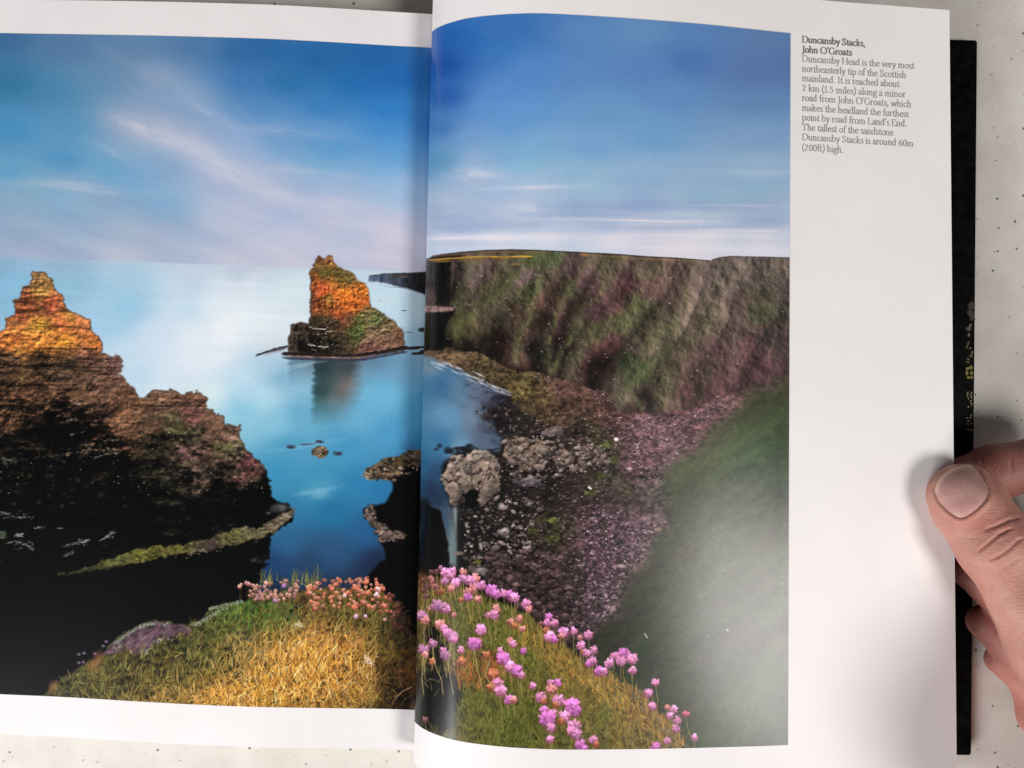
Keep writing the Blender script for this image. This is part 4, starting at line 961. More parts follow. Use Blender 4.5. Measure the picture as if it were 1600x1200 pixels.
def paint_right_hill(c):
    rng = np.random.default_rng(9)
    H = [(600,880),(655,893),(690,905),(740,925),(790,945),(830,965),(880,1005),(925,1045),(965,1060),(1000,1078),(1030,1112),(1060,1140),(1085,1190),(600,1190)]
    w = c.sub(600, 870, 1120, 1190)
    w.put(w.poly([(600,870),(700,880),(735,900),(800,940),(820,975),(600,960)], 2, 8, 171, soft=2) * .9, (8, 7, 7))
    m = w.poly(H, 4, 14, 170, soft=1.5)
    base = w.field([(670,920,92,62,40),(700,935,104,84,46),(680,1000,40,30,20),(705,1010,74,72,34),(740,960,92,86,40),(760,975,86,88,38),(740,1030,96,80,40),(790,985,96,100,42),(830,1010,106,104,46),(830,1030,84,100,42),(870,1030,128,110,50),(860,1000,116,88,52),
        (780,1080,90,88,40),(700,1060,50,40,22),(720,1050,128,78,40),(770,1050,118,76,40),(800,1110,84,90,38),(750,1110,92,96,42),(730,1140,96,88,42),(720,1160,100,84,44),(800,1150,82,92,38),(840,1060,112,92,46),(900,1060,138,116,54),(930,1060,132,112,56),(950,1100,110,108,60),
        (910,1110,122,100,56),(870,1150,96,84,44),(950,1150,118,102,60),(1000,1100,112,98,68),(1000,1140,116,100,66),(1050,1160,96,92,70),(675,1090,8,7,6),(685,1130,8,7,6)], power=2.0, eps=90)
    w.put(m, base * (.86 + .42 * w.noise(172, 6, 5, octv=4))[..., None])
    hole = np.maximum(w.poly([(660,1048),(700,1050),(715,1070),(728,1062),(724,1088),(705,1110),(706,1138),(690,1152),(600,1152),(600,1048)], 6, 14, 174, soft=2), w.poly([(668,975),(690,985),(702,1010),(694,1048),(665,1050),(672,1010)], 4, 10, 176, soft=2) * .9)
    w.put(hole, (6, 5, 5))
    hp = in_poly(H); B = []
    for _ in range(7000):
        x, y = rng.uniform(652, 1080), rng.uniform(915, 1176)
        if hp(x, y) and not (x < 715 and y > 1050 and y < 1145 and rng.random() < .93) and not (665 < x < 700 and 980 < y < 1050 and rng.random() < .8):
            B.append((y, x))
    for y, x in sorted(B):
        ridge_ = math.exp(-((y - (1000 + (x - 830) * .62)) / 26) ** 2) * (x > 800)
        q = rng.random()
        green = np.array((96, 104, 44)) if q < .55 else np.array((128, 122, 56)) if q < .85 else np.array((70, 84, 36))
        gold = np.array((196, 152, 72)) if q < .6 else np.array((168, 116, 56))
        k = min(1, ridge_ * .8 + (.35 if 1050 < y < 1110 and x > 880 else .12) + (.4 if 955 < x else 0))
        col = (gold * k + green * (1 - k)) * rng.uniform(.5, 1.15)
        if 712 < x < 790 and 1020 < y < 1075 and q < .5:
            col = np.array((186, 104, 52)) * rng.uniform(.6, 1.1)
        blade(c, x, y + 4, rng.uniform(8, 20), rng.normal(1.75 if x > 800 else 1.5, .42), rng.uniform(1.1, 2.0), np.clip(col, 0, 255), rng.normal(0, 1.8), .75)
    PK, MG, CO, OR, PU, DM = (204,128,170), (190,106,172), (196,124,122), (172,104,72), (168,112,148), (128,84,84)
    FL = [(668,915,5,DM),(660,906,4,DM),(674,893,4.5,DM),(682,892,5,DM),(673,902,4.5,CO),(689,887,5,PK),(697,893,9,PK),(706,899,7,PK),(707,890,6,PK),(724,892,6.5,CO),(721,902,6,PU),(729,904,8,PU),(735,906,8,PK),(742,902,8,CO),(752,913,8,PK),(745,915,6,PK),
          (695,907,6.5,PU),(712,909,8,PK),(704,918,6.5,CO),(737,920,8,CO),(730,923,6,CO),(731,931,7,MG),(747,935,6,CO),(767,920,10,MG),(775,927,8,MG),(787,925,7.5,PK),(798,929,9,MG),(804,932,8,PK),(676,907,5,CO),(680,915,6,CO),(663,922,5,DM),(666,930,5,DM),(685,924,6,OR),(690,922,5,OR),
          (682,944,10,PU),(694,948,9,PU),(698,951,7,PK),(660,960,9,PU),(664,968,7,CO),(669,950,4,CO),(687,974,8,CO),(694,980,7,PK),(705,993,10,PU),(699,987,8,PK),(709,998,7,PK),(676,1004,8,PU),(661,1013,9,PU),(664,1022,6,CO),(696,1022,9,PU),(692,1015,6,PK),(709,960,4.5,CO),(720,936,4.5,OR),
          (751,982,9.5,PK),(741,1004,11,MG),(746,1000,6,OR),(720,1014,6,PK),(760,1022,7.5,OR),(721,1032,7.5,OR),(675,1032,6,OR),(782,1015,5.5,PK),(786,1027,11,MG),(797,1040,9,PK),(770,1052,10,OR),(777,1066,9.5,PK),(782,1078,9.5,PK),(795,1091,8.5,MG),(767,1072,8,OR),(775,950,8,CO),
          (772,959,8,PK),(762,960,5,PK),(797,970,6,CO),(797,1000,6,CO),(664,1123,5,DM),(822,942,8.5,PK),(826,951,6,CO),(811,966,6.5,CO),(804,975,6,OR),(816,981,5.5,CO),(802,1005,6,PK),(817,1016,6,MG),(808,1047,10,MG),(814,1054,6,PK),(802,1092,6,CO),(857,962,6.5,MG),(855,972,6.5,PK),
          (866,972,7,PK),(845,973,4,DM),(853,984,6,OR),(859,993,9,PK),(866,998,6,MG),(881,986,8.5,PK),(876,992,5,CO),(896,984,7,PK),(906,995,4.5,CO),(919,990,8,PK),(907,1007,7.5,PK),(927,1015,7.5,PK),(916,1019,7,PK),(911,1017,5,OR),(925,1032,8,PK),(919,1036,6,MG),(935,1047,8.5,MG),(943,1048,7,PK),
          (951,1035,8,PK),(959,1024,8,PK),(975,1021,11,MG),(987,1028,9,PK),(970,1032,8,PK),(988,1046,7,PK),(1024,1065,6.5,PK),(1012,1082,7.5,PK),(1019,1102,7,PK),(1052,1107,7,PK),(1046,1117,6,PK),(1042,1104,5,CO),(1071,1114,5.5,(214,100,130)),(1058,1124,7,PK),(1056,1137,7,PK),(1042,1156,6,PK),
          (1085,1151,6.5,PK),(1024,1166,9,MG),(871,1065,7,MG),(860,1065,6,PK),(861,1075,8.5,CO),(832,1070,6,PK),(845,1088,9.5,PK),(850,1094,6,OR),(872,1092,10.5,PK),(868,1100,6,OR),(894,1100,12.5,MG),(899,1110,9,MG),(850,1108,7,MG),(855,1121,13,MG),(863,1113,8,PK),(882,1117,9.5,PK),(876,1126,6,OR),
          (861,1135,8,PK),(897,1132,10.5,PK),(900,1146,9,PU),(893,1141,8,PK),(907,1162,9.5,MG),(859,1154,7,PK),(926,1154,7.5,PK),(931,1162,5.5,OR),(914,1168,6,MG)]
    for x, y, r, col in sorted(FL, key=lambda f: f[1]):
        fade = .75 if x < 690 and y < 935 else 1
        st = (rng.uniform(-3, 6), rng.uniform(24, 52)) if col not in (OR,) else (rng.uniform(-2, 3), 16)
        thrift(c, x, y, r * 1.0, np.array(col) * fade * rng.uniform(.88, 1.06), rng, st)
    for pts in ([(676,1012),(680,1040),(690,1062),(692,1082)],[(698,1030),(704,1060),(708,1084)],[(741,1015),(746,1045),(754,1078)],[(705,1003),(702,1025),(700,1045)],[(661,1024),(659,1060),(662,1085)],[(765,1030),(758,1055),(770,1075)]):
        c.line(pts, 1.5, (172, 150, 96), .85)
    c.line([(664,1066),(672,1060),(682,1063)], 1.3, (130, 120, 90), .7)

def paint_page(x0, y0, x1, y1, left, S=1.3):
    xs = np.arange(x0, x1, 1 / S, dtype=np.float32); ys = np.arange(y0, y1, 1 / S, dtype=np.float32)
    X, Y = np.meshgrid(xs, ys)
    c = Win(X, Y, np.zeros((*X.shape, 3), np.float32), S)
    paint_sea_and_sky(c, left)
    if left:
        paint_mid_stack(c); paint_gutter_rocks(c); paint_big_stack(c); paint_left_hill(c)
    else:
        paint_cliffs(c); paint_shore(c); paint_slope(c); paint_right_hill(c)
    c.img += c.noise(190, 1.6, octv=1)[..., None] * 2.2
    img = np.clip(c.img, 0, 255)
    return c, img

INK_GAIN = 1.0
def print_material(name, x0, y0, x1, y1, left):
    c, img = paint_page(x0, y0, x1, y1, left)
    H, Wd = img.shape[:2]
    tone = np.clip(img * INK_GAIN, 0, 245)
    buf = np.ones((H, Wd, 4), np.float32)
    buf[..., :3] = (tone / 255.0)[::-1]
    im = bpy.data.images.new(name, Wd, H, alpha=False, float_buffer=False)
    im.colorspace_settings.name = 'sRGB'
    im.pixels.foreach_set(buf.ravel())
    im.update(); im.pack()
    m, nt, b = principled(name, rough=0.24, spec=0.30)
    tx = nt.nodes.new("ShaderNodeTexImage"); tx.image = im; tx.extension = 'EXTEND'
    uv = nt.nodes.new("ShaderNodeUVMap"); uv.uv_map = "print"
    nt.links.new(uv.outputs[0], tx.inputs[0]); nt.links.new(tx.outputs[0], b.inputs["Base Color"])
    return m, (Wd / c.S, H / c.S)

def lay_print(pg, u0, u1, x0, y0, x1, y1, left, parent, nu, nv):
    m, (wd, ht) = print_material("printed_ink_left" if left else "printed_ink_right", x0, y0, x1, y1, left)
    o, U, T = make_sheet_part("printed_picture", pg, u0, u1, 0.0, 1.0, nu, nv, 0.00009, 0.00005, m, parent)
    P = pg.px(U, T).reshape(-1, 2)
    uvv = np.stack([(P[:, 0] - x0) / wd, 1 - (P[:, 1] - y0) / ht], 1)
    me = o.data; n = len(uvv)
    uvv = np.vstack([uvv] * (len(me.vertices) // n + 1))[:len(me.vertices)]
    li = np.empty(len(me.loops), np.int32); me.loops.foreach_get("vertex_index", li)
    lay = me.uv_layers.new(name="print")
    lay.data.foreach_set("uv", uvv[li].astype(np.float32).ravel())
    return o

lay_print(LP, u_of_x(LP, -180), LP.n - 1, -210, 40, 720, 1120, True, left_sheet, 90, 60)
lay_print(RP, 0, u_of_x(RP, 1235.0), 600, 10, 1245, 1180, False, right_sheet, 120, 60)


# ------------------------------------------------------------------ caption, set in a small old-style serif drawn stroke by stroke
GL = {  # advance, strokes: '~' smooth curve, '-' straight line; x-height 1
 'a': (.80, "~.1,.76 .22,.97 .45,.95 .55,.72 .55,.2 .63,.02 .77,.1;~.55,.58 .2,.48 .07,.22 .25,.0 .55,.2"),
 'b': (.95, "-.17,1.62 .17,.06;~.17,.72 .42,1 .76,.76 .79,.4 .55,.0 .17,.1;-.0,1.58 .17,1.62"),
 'c': (.80, "~.68,.82 .45,.98 .15,.75 .12,.35 .4,.0 .73,.2"),
 'd': (.95, "-.7,1.62 .7,.04;-.7,.04 .86,.04;~.7,.76 .42,1 .11,.7 .11,.28 .35,.0 .7,.2;-.53,1.58 .7,1.62"),
 'e': (.80, "~.14,.55 .67,.6 .57,.92 .39,.98 .13,.72 .13,.3 .42,.0 .73,.2"),
 'f': (.56, "~.66,1.5 .5,1.63 .28,1.45 .25,1.0;-.25,1.0 .25,.0;-.05,.97 .52,.97;-.08,.0 .45,.0"),
 'g': (.84, "~.4,.98 .14,.85 .16,.5 .4,.38 .64,.52 .64,.85 .4,.98;~.25,.42 .12,.25 .3,.1 .65,.06 .76,-.2 .55,-.5 .2,-.5 .06,-.25 .28,.02;-.58,.92 .82,.98"),
 'h': (.98, "-.19,1.62 .19,.0;~.19,.72 .42,.97 .66,.9 .72,.6;-.72,.62 .72,.0;-.02,.0 .37,.0;-.55,.0 .9,.0;-.02,1.58 .19,1.62"),
 'i': (.46, "-.2,.98 .2,.0;-.02,.0 .4,.0;-.03,.93 .2,.98;-.2,1.42 .2,1.3"),
 'k': (.92, "-.19,1.62 .19,.0;-.68,.95 .22,.45;-.36,.55 .78,.0;-.02,.0 .37,.0;-.5,.97 .82,.97;-.6,.0 .9,.0;-.02,1.58 .19,1.62"),
 'l': (.46, "-.2,1.62 .2,.0;-.02,.0 .4,.0;-.0,1.58 .2,1.62"),
 'm': (1.48, "-.19,.98 .19,.0;~.19,.72 .4,.97 .62,.9 .68,.6;-.68,.62 .68,.0;~.68,.72 .9,.97 1.14,.9 1.2,.6;-1.2,.62 1.2,.0;-.02,.0 .37,.0;-.52,.0 .85,.0;-1.03,.0 1.38,.0;-.02,.93 .19,.98"),
 'n': (.98, "-.19,.98 .19,.0;~.19,.72 .42,.97 .66,.9 .72,.6;-.72,.62 .72,.0;-.02,.0 .37,.0;-.55,.0 .9,.0;-.0,.93 .19,.98"),
 'o': (.92, "~.45,.98 .18,.82 .12,.48 .22,.13 .46,.0 .7,.15 .78,.5 .7,.85 .45,.98"),
 'p': (.96, "-.19,.98 .19,-.58;~.19,.78 .45,1 .77,.74 .78,.35 .52,.0 .19,.14;-.0,-.58 .4,-.58;-.0,.93 .19,.98"),
 'r': (.66, "-.19,.98 .19,.0;~.19,.66 .34,.92 .5,.97 .6,.9;-.02,.0 .42,.0;-.0,.93 .19,.98"),
 's': (.66, "~.54,.82 .35,.98 .14,.82 .2,.6 .48,.42 .56,.18 .33,.0 .08,.18"),
 't': (.58, "-.24,1.26 .24,.3;~.24,.32 .26,.08 .4,.0 .57,.12;-.04,.97 .54,.97"),
 'u': (.96, "-.17,.97 .17,.3;~.17,.34 .24,.04 .45,.02 .69,.28;-.69,.97 .69,.02;-.69,.03 .85,.06;-.0,.97 .17,.97;-.5,.97 .69,.97"),
 'v': (.86, "-.1,.97 .42,.0;-.42,.0 .74,.97;-.0,.97 .28,.97;-.6,.97 .86,.97"),
 'w': (1.3, "-.1,.97 .42,.0;-.42,.0 .68,.95;-.66,.97 .94,.0;-.94,.0 1.2,.97;-.0,.97 .28,.97;-1.06,.97 1.3,.97"),
 'y': (.86, "-.1,.97 .44,.05;~.76,.97 .45,.05 .3,-.4 .08,-.52;-.0,.97 .28,.97;-.6,.97 .88,.97"),
 'D': (1.4, "-.22,1.5 .22,.0;~.04,1.48 .6,1.5 1.1,1.25 1.24,.72 1.06,.22 .6,.0 .04,.02"),
 'S': (.98, "~.76,1.2 .66,1.46 .4,1.53 .16,1.3 .24,.98 .62,.68 .78,.38 .6,.05 .34,-.02 .12,.12 .1,.38"),
 'J': (.62, "-.36,1.5 .36,.2;~.36,.24 .32,-.15 .12,-.36 -.06,-.3;-.16,1.5 .56,1.5"),
 'O': (1.46, "~.72,1.53 .3,1.35 .12,.76 .3,.18 .74,-.02 1.16,.2 1.34,.76 1.14,1.35 .72,1.53"),
 'G': (1.4, "~1.16,1.2 .98,1.45 .68,1.53 .28,1.3 .13,.74 .32,.16 .74,-.02 1.12,.12;-1.13,.1 1.13,.62;-.95,.62 1.32,.62"),
 'H': (1.48, "-.24,1.5 .24,.0;-1.2,1.5 1.2,.0;-.24,.78 1.2,.78;-.04,1.5 .44,1.5;-.04,.0 .44,.0;-1.0,1.5 1.4,1.5;-1.0,.0 1.4,.0"),
 'I': (.68, "-.32,1.5 .32,.0;-.1,1.5 .54,1.5;-.1,.0 .54,.0"),
 'L': (1.08, "-.24,1.5 .24,.0;-.04,1.5 .46,1.5;-.04,.0 .96,.0;-.96,.0 1.02,.34"),
 'E': (1.08, "-.24,1.5 .24,.0;-.04,1.5 .92,1.5;-.04,.0 .96,.0;-.24,.8 .72,.8;-.92,1.5 .94,1.22;-.96,.0 1.02,.32"),
 'T': (1.2, "-.58,1.5 .58,.0;-.06,1.5 1.1,1.5;-.06,1.5 .06,1.2;-1.1,1.5 1.12,1.2;-.36,.0 .8,.0"),
 '0': (.94, "~.45,1.4 .2,1.2 .12,.7 .22,.18 .46,-.01 .7,.2 .78,.7 .68,1.22 .45,1.4"),
 '1': (.7, "-.36,1.4 .36,.0;-.16,.0 .56,.0;-.16,1.28 .36,1.4"),
 '2': (.94, "~.14,1.12 .3,1.38 .58,1.34 .66,1.02 .46,.55 .12,.06;-.12,.05 .8,.05"),
 '5': (.9, "-.28,1.36 .72,1.4;-.28,1.36 .22,.8;~.22,.8 .52,.86 .72,.58 .6,.16 .3,-.02 .1,.06"),
 '6': (.94, "~.72,1.42 .34,1.15 .14,.62 .22,.14 .48,-.01 .72,.2 .74,.55 .5,.8 .18,.6"),
 '.': (.42, "-.18,.12 .18,-.02"), ',': (.42, "-.2,.12 .2,.0;~.22,.04 .2,-.14 .1,-.26"),
 '(': (.56, "~.48,1.65 .2,1.2 .14,.6 .22,.1 .48,-.4"), ')': (.56, "~.08,1.65 .36,1.2 .42,.6 .34,.1 .08,-.4"),
 "'": (.36, "~.2,1.62 .2,1.4 .1,1.22"), ' ': (.46, ""),
}
LINES = [  # text, baseline at the left, width in photo pixels, heading
 ("Duncansby Stacks,", 66.5, 99, 1), ("John O'Groats", 82.3, 78, 1),
 ("Duncansby Head is the very most", 97.0, 175.5, 0), ("northeasterly tip of the Scottish", 112.6, 163, 0),
 ("mainland. It is reached about", 127.6, 152.5, 0), ("2 km (1.5 miles) along a minor", 143.3, 162, 0),
 ("road from John O'Groats, which", 158.6, 171, 0), ("makes the headland the furthest", 174.4, 167, 0),
 ("point by road from Land's End.", 189.6, 164, 0), ("The tallest of the sandstone", 205.2, 143, 0),
 ("Duncansby Stacks is around 60m", 220.6, 174.5, 0), ("(200ft) high.", 237.0, 65, 0)]

def glyph_strokes(ch):
    adv, spec = GL[ch]
    out = []
    for s in spec.split(';'):
        if s:
            pts = np.array([[float(q) for q in p.split(',')] for p in s[1:].split()])
            out.append(cr(pts, 5) if s[0] == '~' else pts)
    return adv, out

def set_lines(name, lines, mat, bold):
    verts, faces, lvl = [], [], 0
    for text, y0, width, _ in lines:
        total = sum(GL[c][0] for c in text)
        kx = width / total
        ky = 6.75
        pen = 0.0
        for ch in text:
            adv, strokes = glyph_strokes(ch)
            for P in strokes:
                Q = P.copy(); Q[:, 0] = (Q[:, 0] + pen) * kx; Q[:, 1] *= ky
                d = np.gradient(Q, axis=0); L = np.hypot(d[:, 0], d[:, 1]) + 1e-9
                vert = np.abs(d[:, 1]) / L
                w = 0.5 * ((0.62 + 0.75 * vert) if not bold else (0.85 + 1.25 * vert))
                nrm = np.stack([-d[:, 1] / L, d[:, 0] / L], 1) * w[:, None]
                ext = d / L[:, None] * 0.2
                Q[0] -= ext[0]; Q[-1] += ext[-1]
                A, B = Q + nrm, Q - nrm
                AB = np.concatenate([A, B])
                x = 1253.0 + AB[:, 0]; y = y0 + AB[:, 0] * 0.066 - AB[:, 1]
                u, t = RP.find(x, y, RU0 + 20)
                lvl = (lvl + 1) % 9
                V = RP.at(u, t, 0.00005 + lvl * 0.000004)
                b = len(verts); n = len(Q)
                verts.extend(V)
                for i in range(n - 1):
                    faces.append((b + i, b + n + i, b + n + i + 1, b + i + 1))
            pen += adv
    return child(name, verts, faces, mat, right_sheet, smooth=False)

set_lines("caption_heading", [l for l in LINES if l[3]], M_INK_BOLD, True)
set_lines("caption_text", [l for l in LINES if not l[3]], M_INK, False)

# ------------------------------------------------------------------ the jacket's print where the back cover shows: a flower spray and small gilt lettering
def cover_marks(name, blobs, colour, spec_name):
    mat = principled(spec_name, tuple(lin(colour)), rough=0.5, spec=0.2)[0]
    rng = np.random.default_rng(len(name) + len(blobs)); V, Fc = [], []
    for k, (x, y, rx, ry, rot) in enumerate(blobs):
        n = 12; b = len(V)
        for i in range(n):
            a = 2 * math.pi * i / n; q = rng.uniform(.72, 1.12)
            dx, dy = rx * q * math.cos(a), ry * q * math.sin(a)
            x_ = min(x + dx * math.cos(rot) - dy * math.sin(rot), 1527.2 - 0.0089 * (y - 62) - 1.6)
            V.append(W(x_, y + dx * math.sin(rot) + dy * math.cos(rot), ZC + 0.00006 + 0.000004 * (k % 9)))
        Fc.append(tuple(range(b, b + n))[::-1])
    return child(name, V, Fc, mat, back_cover, smooth=False)

cover_marks("flower_print", [(1517,478,5,7,.2),(1516,489,5,6,0),(1519,496,4,6,0)], (58, 54, 52), "jacket_print_grey")
cover_marks("flower_print", [(1513,514,4,3,.3),(1516,509,2,4,.5),(1514,523,2,4,0)], (104, 86, 88), "jacket_print_mauve")
cover_marks("flower_print", [(1511,542,1.3,4,.5),(1513,536,1.2,4,.6),(1516,544,3,1.3,-.3),(1517,556,3,2.2,.2),(1513,561,3,2,.6),(1519,551,2,3,0),(1512,566,3,1.6,.2)], (92, 88, 58), "jacket_print_leaf")
cover_marks("flower_print", [(1512,576,3,3,0),(1517,574,3,3.4,0),(1511,583,2.4,4,0),(1518,583,2.6,4,0),(1513,590,3,2.4,.3),(1518,590,2.6,2.4,0)], (126, 118, 52), "jacket_print_yellow")
rng_ = np.random.default_rng(3)
lets = []
for yy in (613, 617, 622, 626, 631, 637, 649, 653, 658, 663):
    for xx in (1512.5, 1517.5):
        if rng_.random() < .82:
            lets.append((xx + rng_.uniform(-1, 1), yy + rng_.uniform(-1, 1), rng_.uniform(1.2, 2.4), .7, rng_.uniform(-.9, .9)))
            lets.append((xx + rng_.uniform(-2, 2), yy + rng_.uniform(-2, 2), .7, rng_.uniform(1.2, 2.2), rng_.uniform(-.5, .5)))
lets.append((1514.5, 671.5, 7.0, .9, .05))
cover_marks("gilt_lettering", lets, (150, 134, 100), "jacket_gilt")

# ------------------------------------------------------------------ the hand that holds the page: one skin grown from a distance field
def smin(a, b, k):
    h = np.clip(0.5 + 0.5 * (b - a) / k, 0, 1)
    return b * (1 - h) + a * h - k * h * (1 - h)

HX0, HX1, HY0, HY1, HZ0, HZ1, HH = 0.128, 0.300, -0.215, -0.008, 0.0002, 0.140, 0.00100
gx = np.arange(HX0, HX1, HH, dtype=np.float32); gy = np.arange(HY0, HY1, HH, dtype=np.float32); gz = np.arange(HZ0, HZ1, HH, dtype=np.float32)

def cone(D, a, b, ra, rb, k=None):
    """Union a round cone (a, ra)-(b, rb) into field D; k blends it smoothly."""
    a, b = np.asarray(a, float), np.asarray(b, float)
    pad = max(ra, rb) + 0.012
    lo, hi = np.minimum(a, b) - pad, np.maximum(a, b) + pad
    s = tuple(slice(max(0, int((l - g[0]) / HH)), max(0, min(len(g), int((h - g[0]) / HH) + 1))) for l, h, g in zip(lo, hi, (gx, gy, gz)))
    X, Y, Z = gx[s[0]][:, None, None] - a[0], gy[s[1]][None, :, None] - a[1], gz[s[2]][None, None, :] - a[2]
    d = b - a; q = float(d @ d) + 1e-12
    t = np.clip((X * d[0] + Y * d[1] + Z * d[2]) / q, 0, 1)
    g = np.sqrt((X - t * d[0]) ** 2 + (Y - t * d[1]) ** 2 + (Z - t * d[2]) ** 2) - (ra + (rb - ra) * t)
    D[s] = np.minimum(D[s], g) if k is None else smin(D[s], g.astype(np.float32), k)

def chain(pts, k):
    """A finger: joints (px, py, z, r) in order, smoothly joined."""
    D = np.full((len(gx), len(gy), len(gz)), 0.05, np.float32)
    P = [W(p[0], p[1], p[2]) for p in pts]
    for i in range(len(P) - 1):
        cone(D, P[i], P[i + 1], pts[i][3], pts[i + 1][3], k)
    return D

def thumb_rows(off):
    n = np.array((.80, -.60)) * off
    return [(1497 + n[0] * .85, 768 + n[1] * .85, .0400, .0078), (1512 + n[0], 786 + n[1], .0412, .0090), (1556 + n[0] * 1.05, 850 + n[1] * 1.05, .0455, .0097), (1612 + n[0], 930 + n[1], .0485, .0108), (1672 + n[0], 1015 + n[1], .050, .015)]
thumb = smin(chain(thumb_rows(-15), .004), chain(thumb_rows(15), .004), .006)
pad_ = chain([(1494, 768, .0384, .0070), (1530, 815, .0412, .0090)], .004)
thumb = smin(thumb, pad_, .006)
base_ = chain([(1672, 1005, .050, .017), (1790, 1110, .068, .024), (1930, 1250, .088, .029)], .01)
thumb = smin(thumb, base_, .012)
index = chain([(1466, 768, .0170, .0078), (1495, 757, .0178, .0090), (1555, 737, .0195, .0100), (1640, 722, .0230, .0104), (1740, 745, .036, .0108), (1850, 850, .056, .0140)], .004)
middle = chain([(1506, 893, .0175, .0056), (1552, 918, .0185, .0078), (1606, 968, .0200, .0092), (1690, 985, .028, .0102), (1810, 960, .046, .0125), (1880, 970, .060, .014)], .004)
ring = chain([(1539, 972, .0125, .0070), (1590, 1014, .0135, .0084), (1660, 1055, .0175, .0094), (1770, 1060, .036, .0105), (1890, 1050, .060, .0140)], .004)
little = chain([(1561, 1031, .0090, .0056), (1612, 1068, .0098, .0072), (1680, 1115, .0150, .0082), (1780, 1130, .033, .0095), (1890, 1130, .056, .0130)], .004)
palm = chain([(1855, 860, .058, .0145), (1910, 980, .066, .018), (1930, 1110, .072, .021), (1930, 1240, .086, .026), (1990, 1400, .102, .027), (2060, 1560, .116, .027)], .014)
heel = chain([(1632, 1120, .0118, .0100), (1700, 1150, .0200, .0140), (1890, 1230, .060, .024)], .008)
D = np.minimum(index, middle)
D = smin(D, ring, .0016); D = smin(D, little, .0016)
D = smin(D, smin(palm, heel, .010), .007)
D = smin(D, thumb, .0020)

def surface_nets(D):
    neg = D < 0
    c = sum(neg[i:neg.shape[0] - 1 + i, j:neg.shape[1] - 1 + j, k:neg.shape[2] - 1 + k].astype(np.int8) for i in (0, 1) for j in (0, 1) for k in (0, 1))
    act = np.argwhere((c > 0) & (c < 8))
    idx = np.full(c.shape, -1, np.int64); idx[tuple(act.T)] = np.arange(len(act))
    acc = np.zeros((len(act), 3)); cnt = np.zeros(len(act))
    corners = [(i, j, k) for i in (0, 1) for j in (0, 1) for k in (0, 1)]
    for p in corners:
        for ax in range(3):
            if p[ax] == 0:
                q = list(p); q[ax] = 1
                d0 = D[tuple((act + p).T)]; d1 = D[tuple((act + q).T)]
                m = (d0 < 0) != (d1 < 0)
                t = np.where(m, d0 / np.where(d0 - d1 == 0, 1, d0 - d1), 0)
                e = np.tile(np.array(p, float), (len(act), 1)); e[:, ax] += t
                acc[m] += e[m]; cnt[m] += 1
    V = (act + acc / cnt[:, None]) * HH + np.array((gx[0], gy[0], gz[0]))
    faces = []
    for ax in range(3):
        s0 = [slice(None)] * 3; s1 = [slice(None)] * 3; s0[ax] = slice(0, -1); s1[ax] = slice(1, None)
        a, b = neg[tuple(s0)], neg[tuple(s1)]
        E = np.argwhere(a != b)
        u, v = [(1, 2), (2, 0), (0, 1)][ax]
        ok = (E[:, u] > 0) & (E[:, v] > 0) & (E[:, u] < c.shape[u]) & (E[:, v] < c.shape[v])
        E = E[ok]
        def cell(du, dv):
            Q = E.copy(); Q[:, u] += du; Q[:, v] += dv
            return idx[tuple(Q.T)]
        quad = np.stack([cell(-1, -1), cell(0, -1), cell(0, 0), cell(-1, 0)], 1)
        flip = ~neg[tuple(E.T)]
        quad[flip] = quad[flip][:, ::-1]
        faces.append(quad)
    Fq = np.vstack(faces)
    return V, Fq[(Fq >= 0).all(1)]

HV, HF = surface_nets(D)
def relax(V, Fq, n):
    for _ in range(n):
        S = np.zeros_like(V); k = np.zeros(len(V))
        for a in range(4):
            i, j = Fq[:, a], Fq[:, (a + 1) % 4]
            np.add.at(S, i, V[j]); np.add.at(k, i, 1); np.add.at(S, j, V[i]); np.add.at(k, j, 1)
        V = V * .5 + .5 * S / np.maximum(k, 1)[:, None]
    return V
HV = relax(HV, HF, 2)

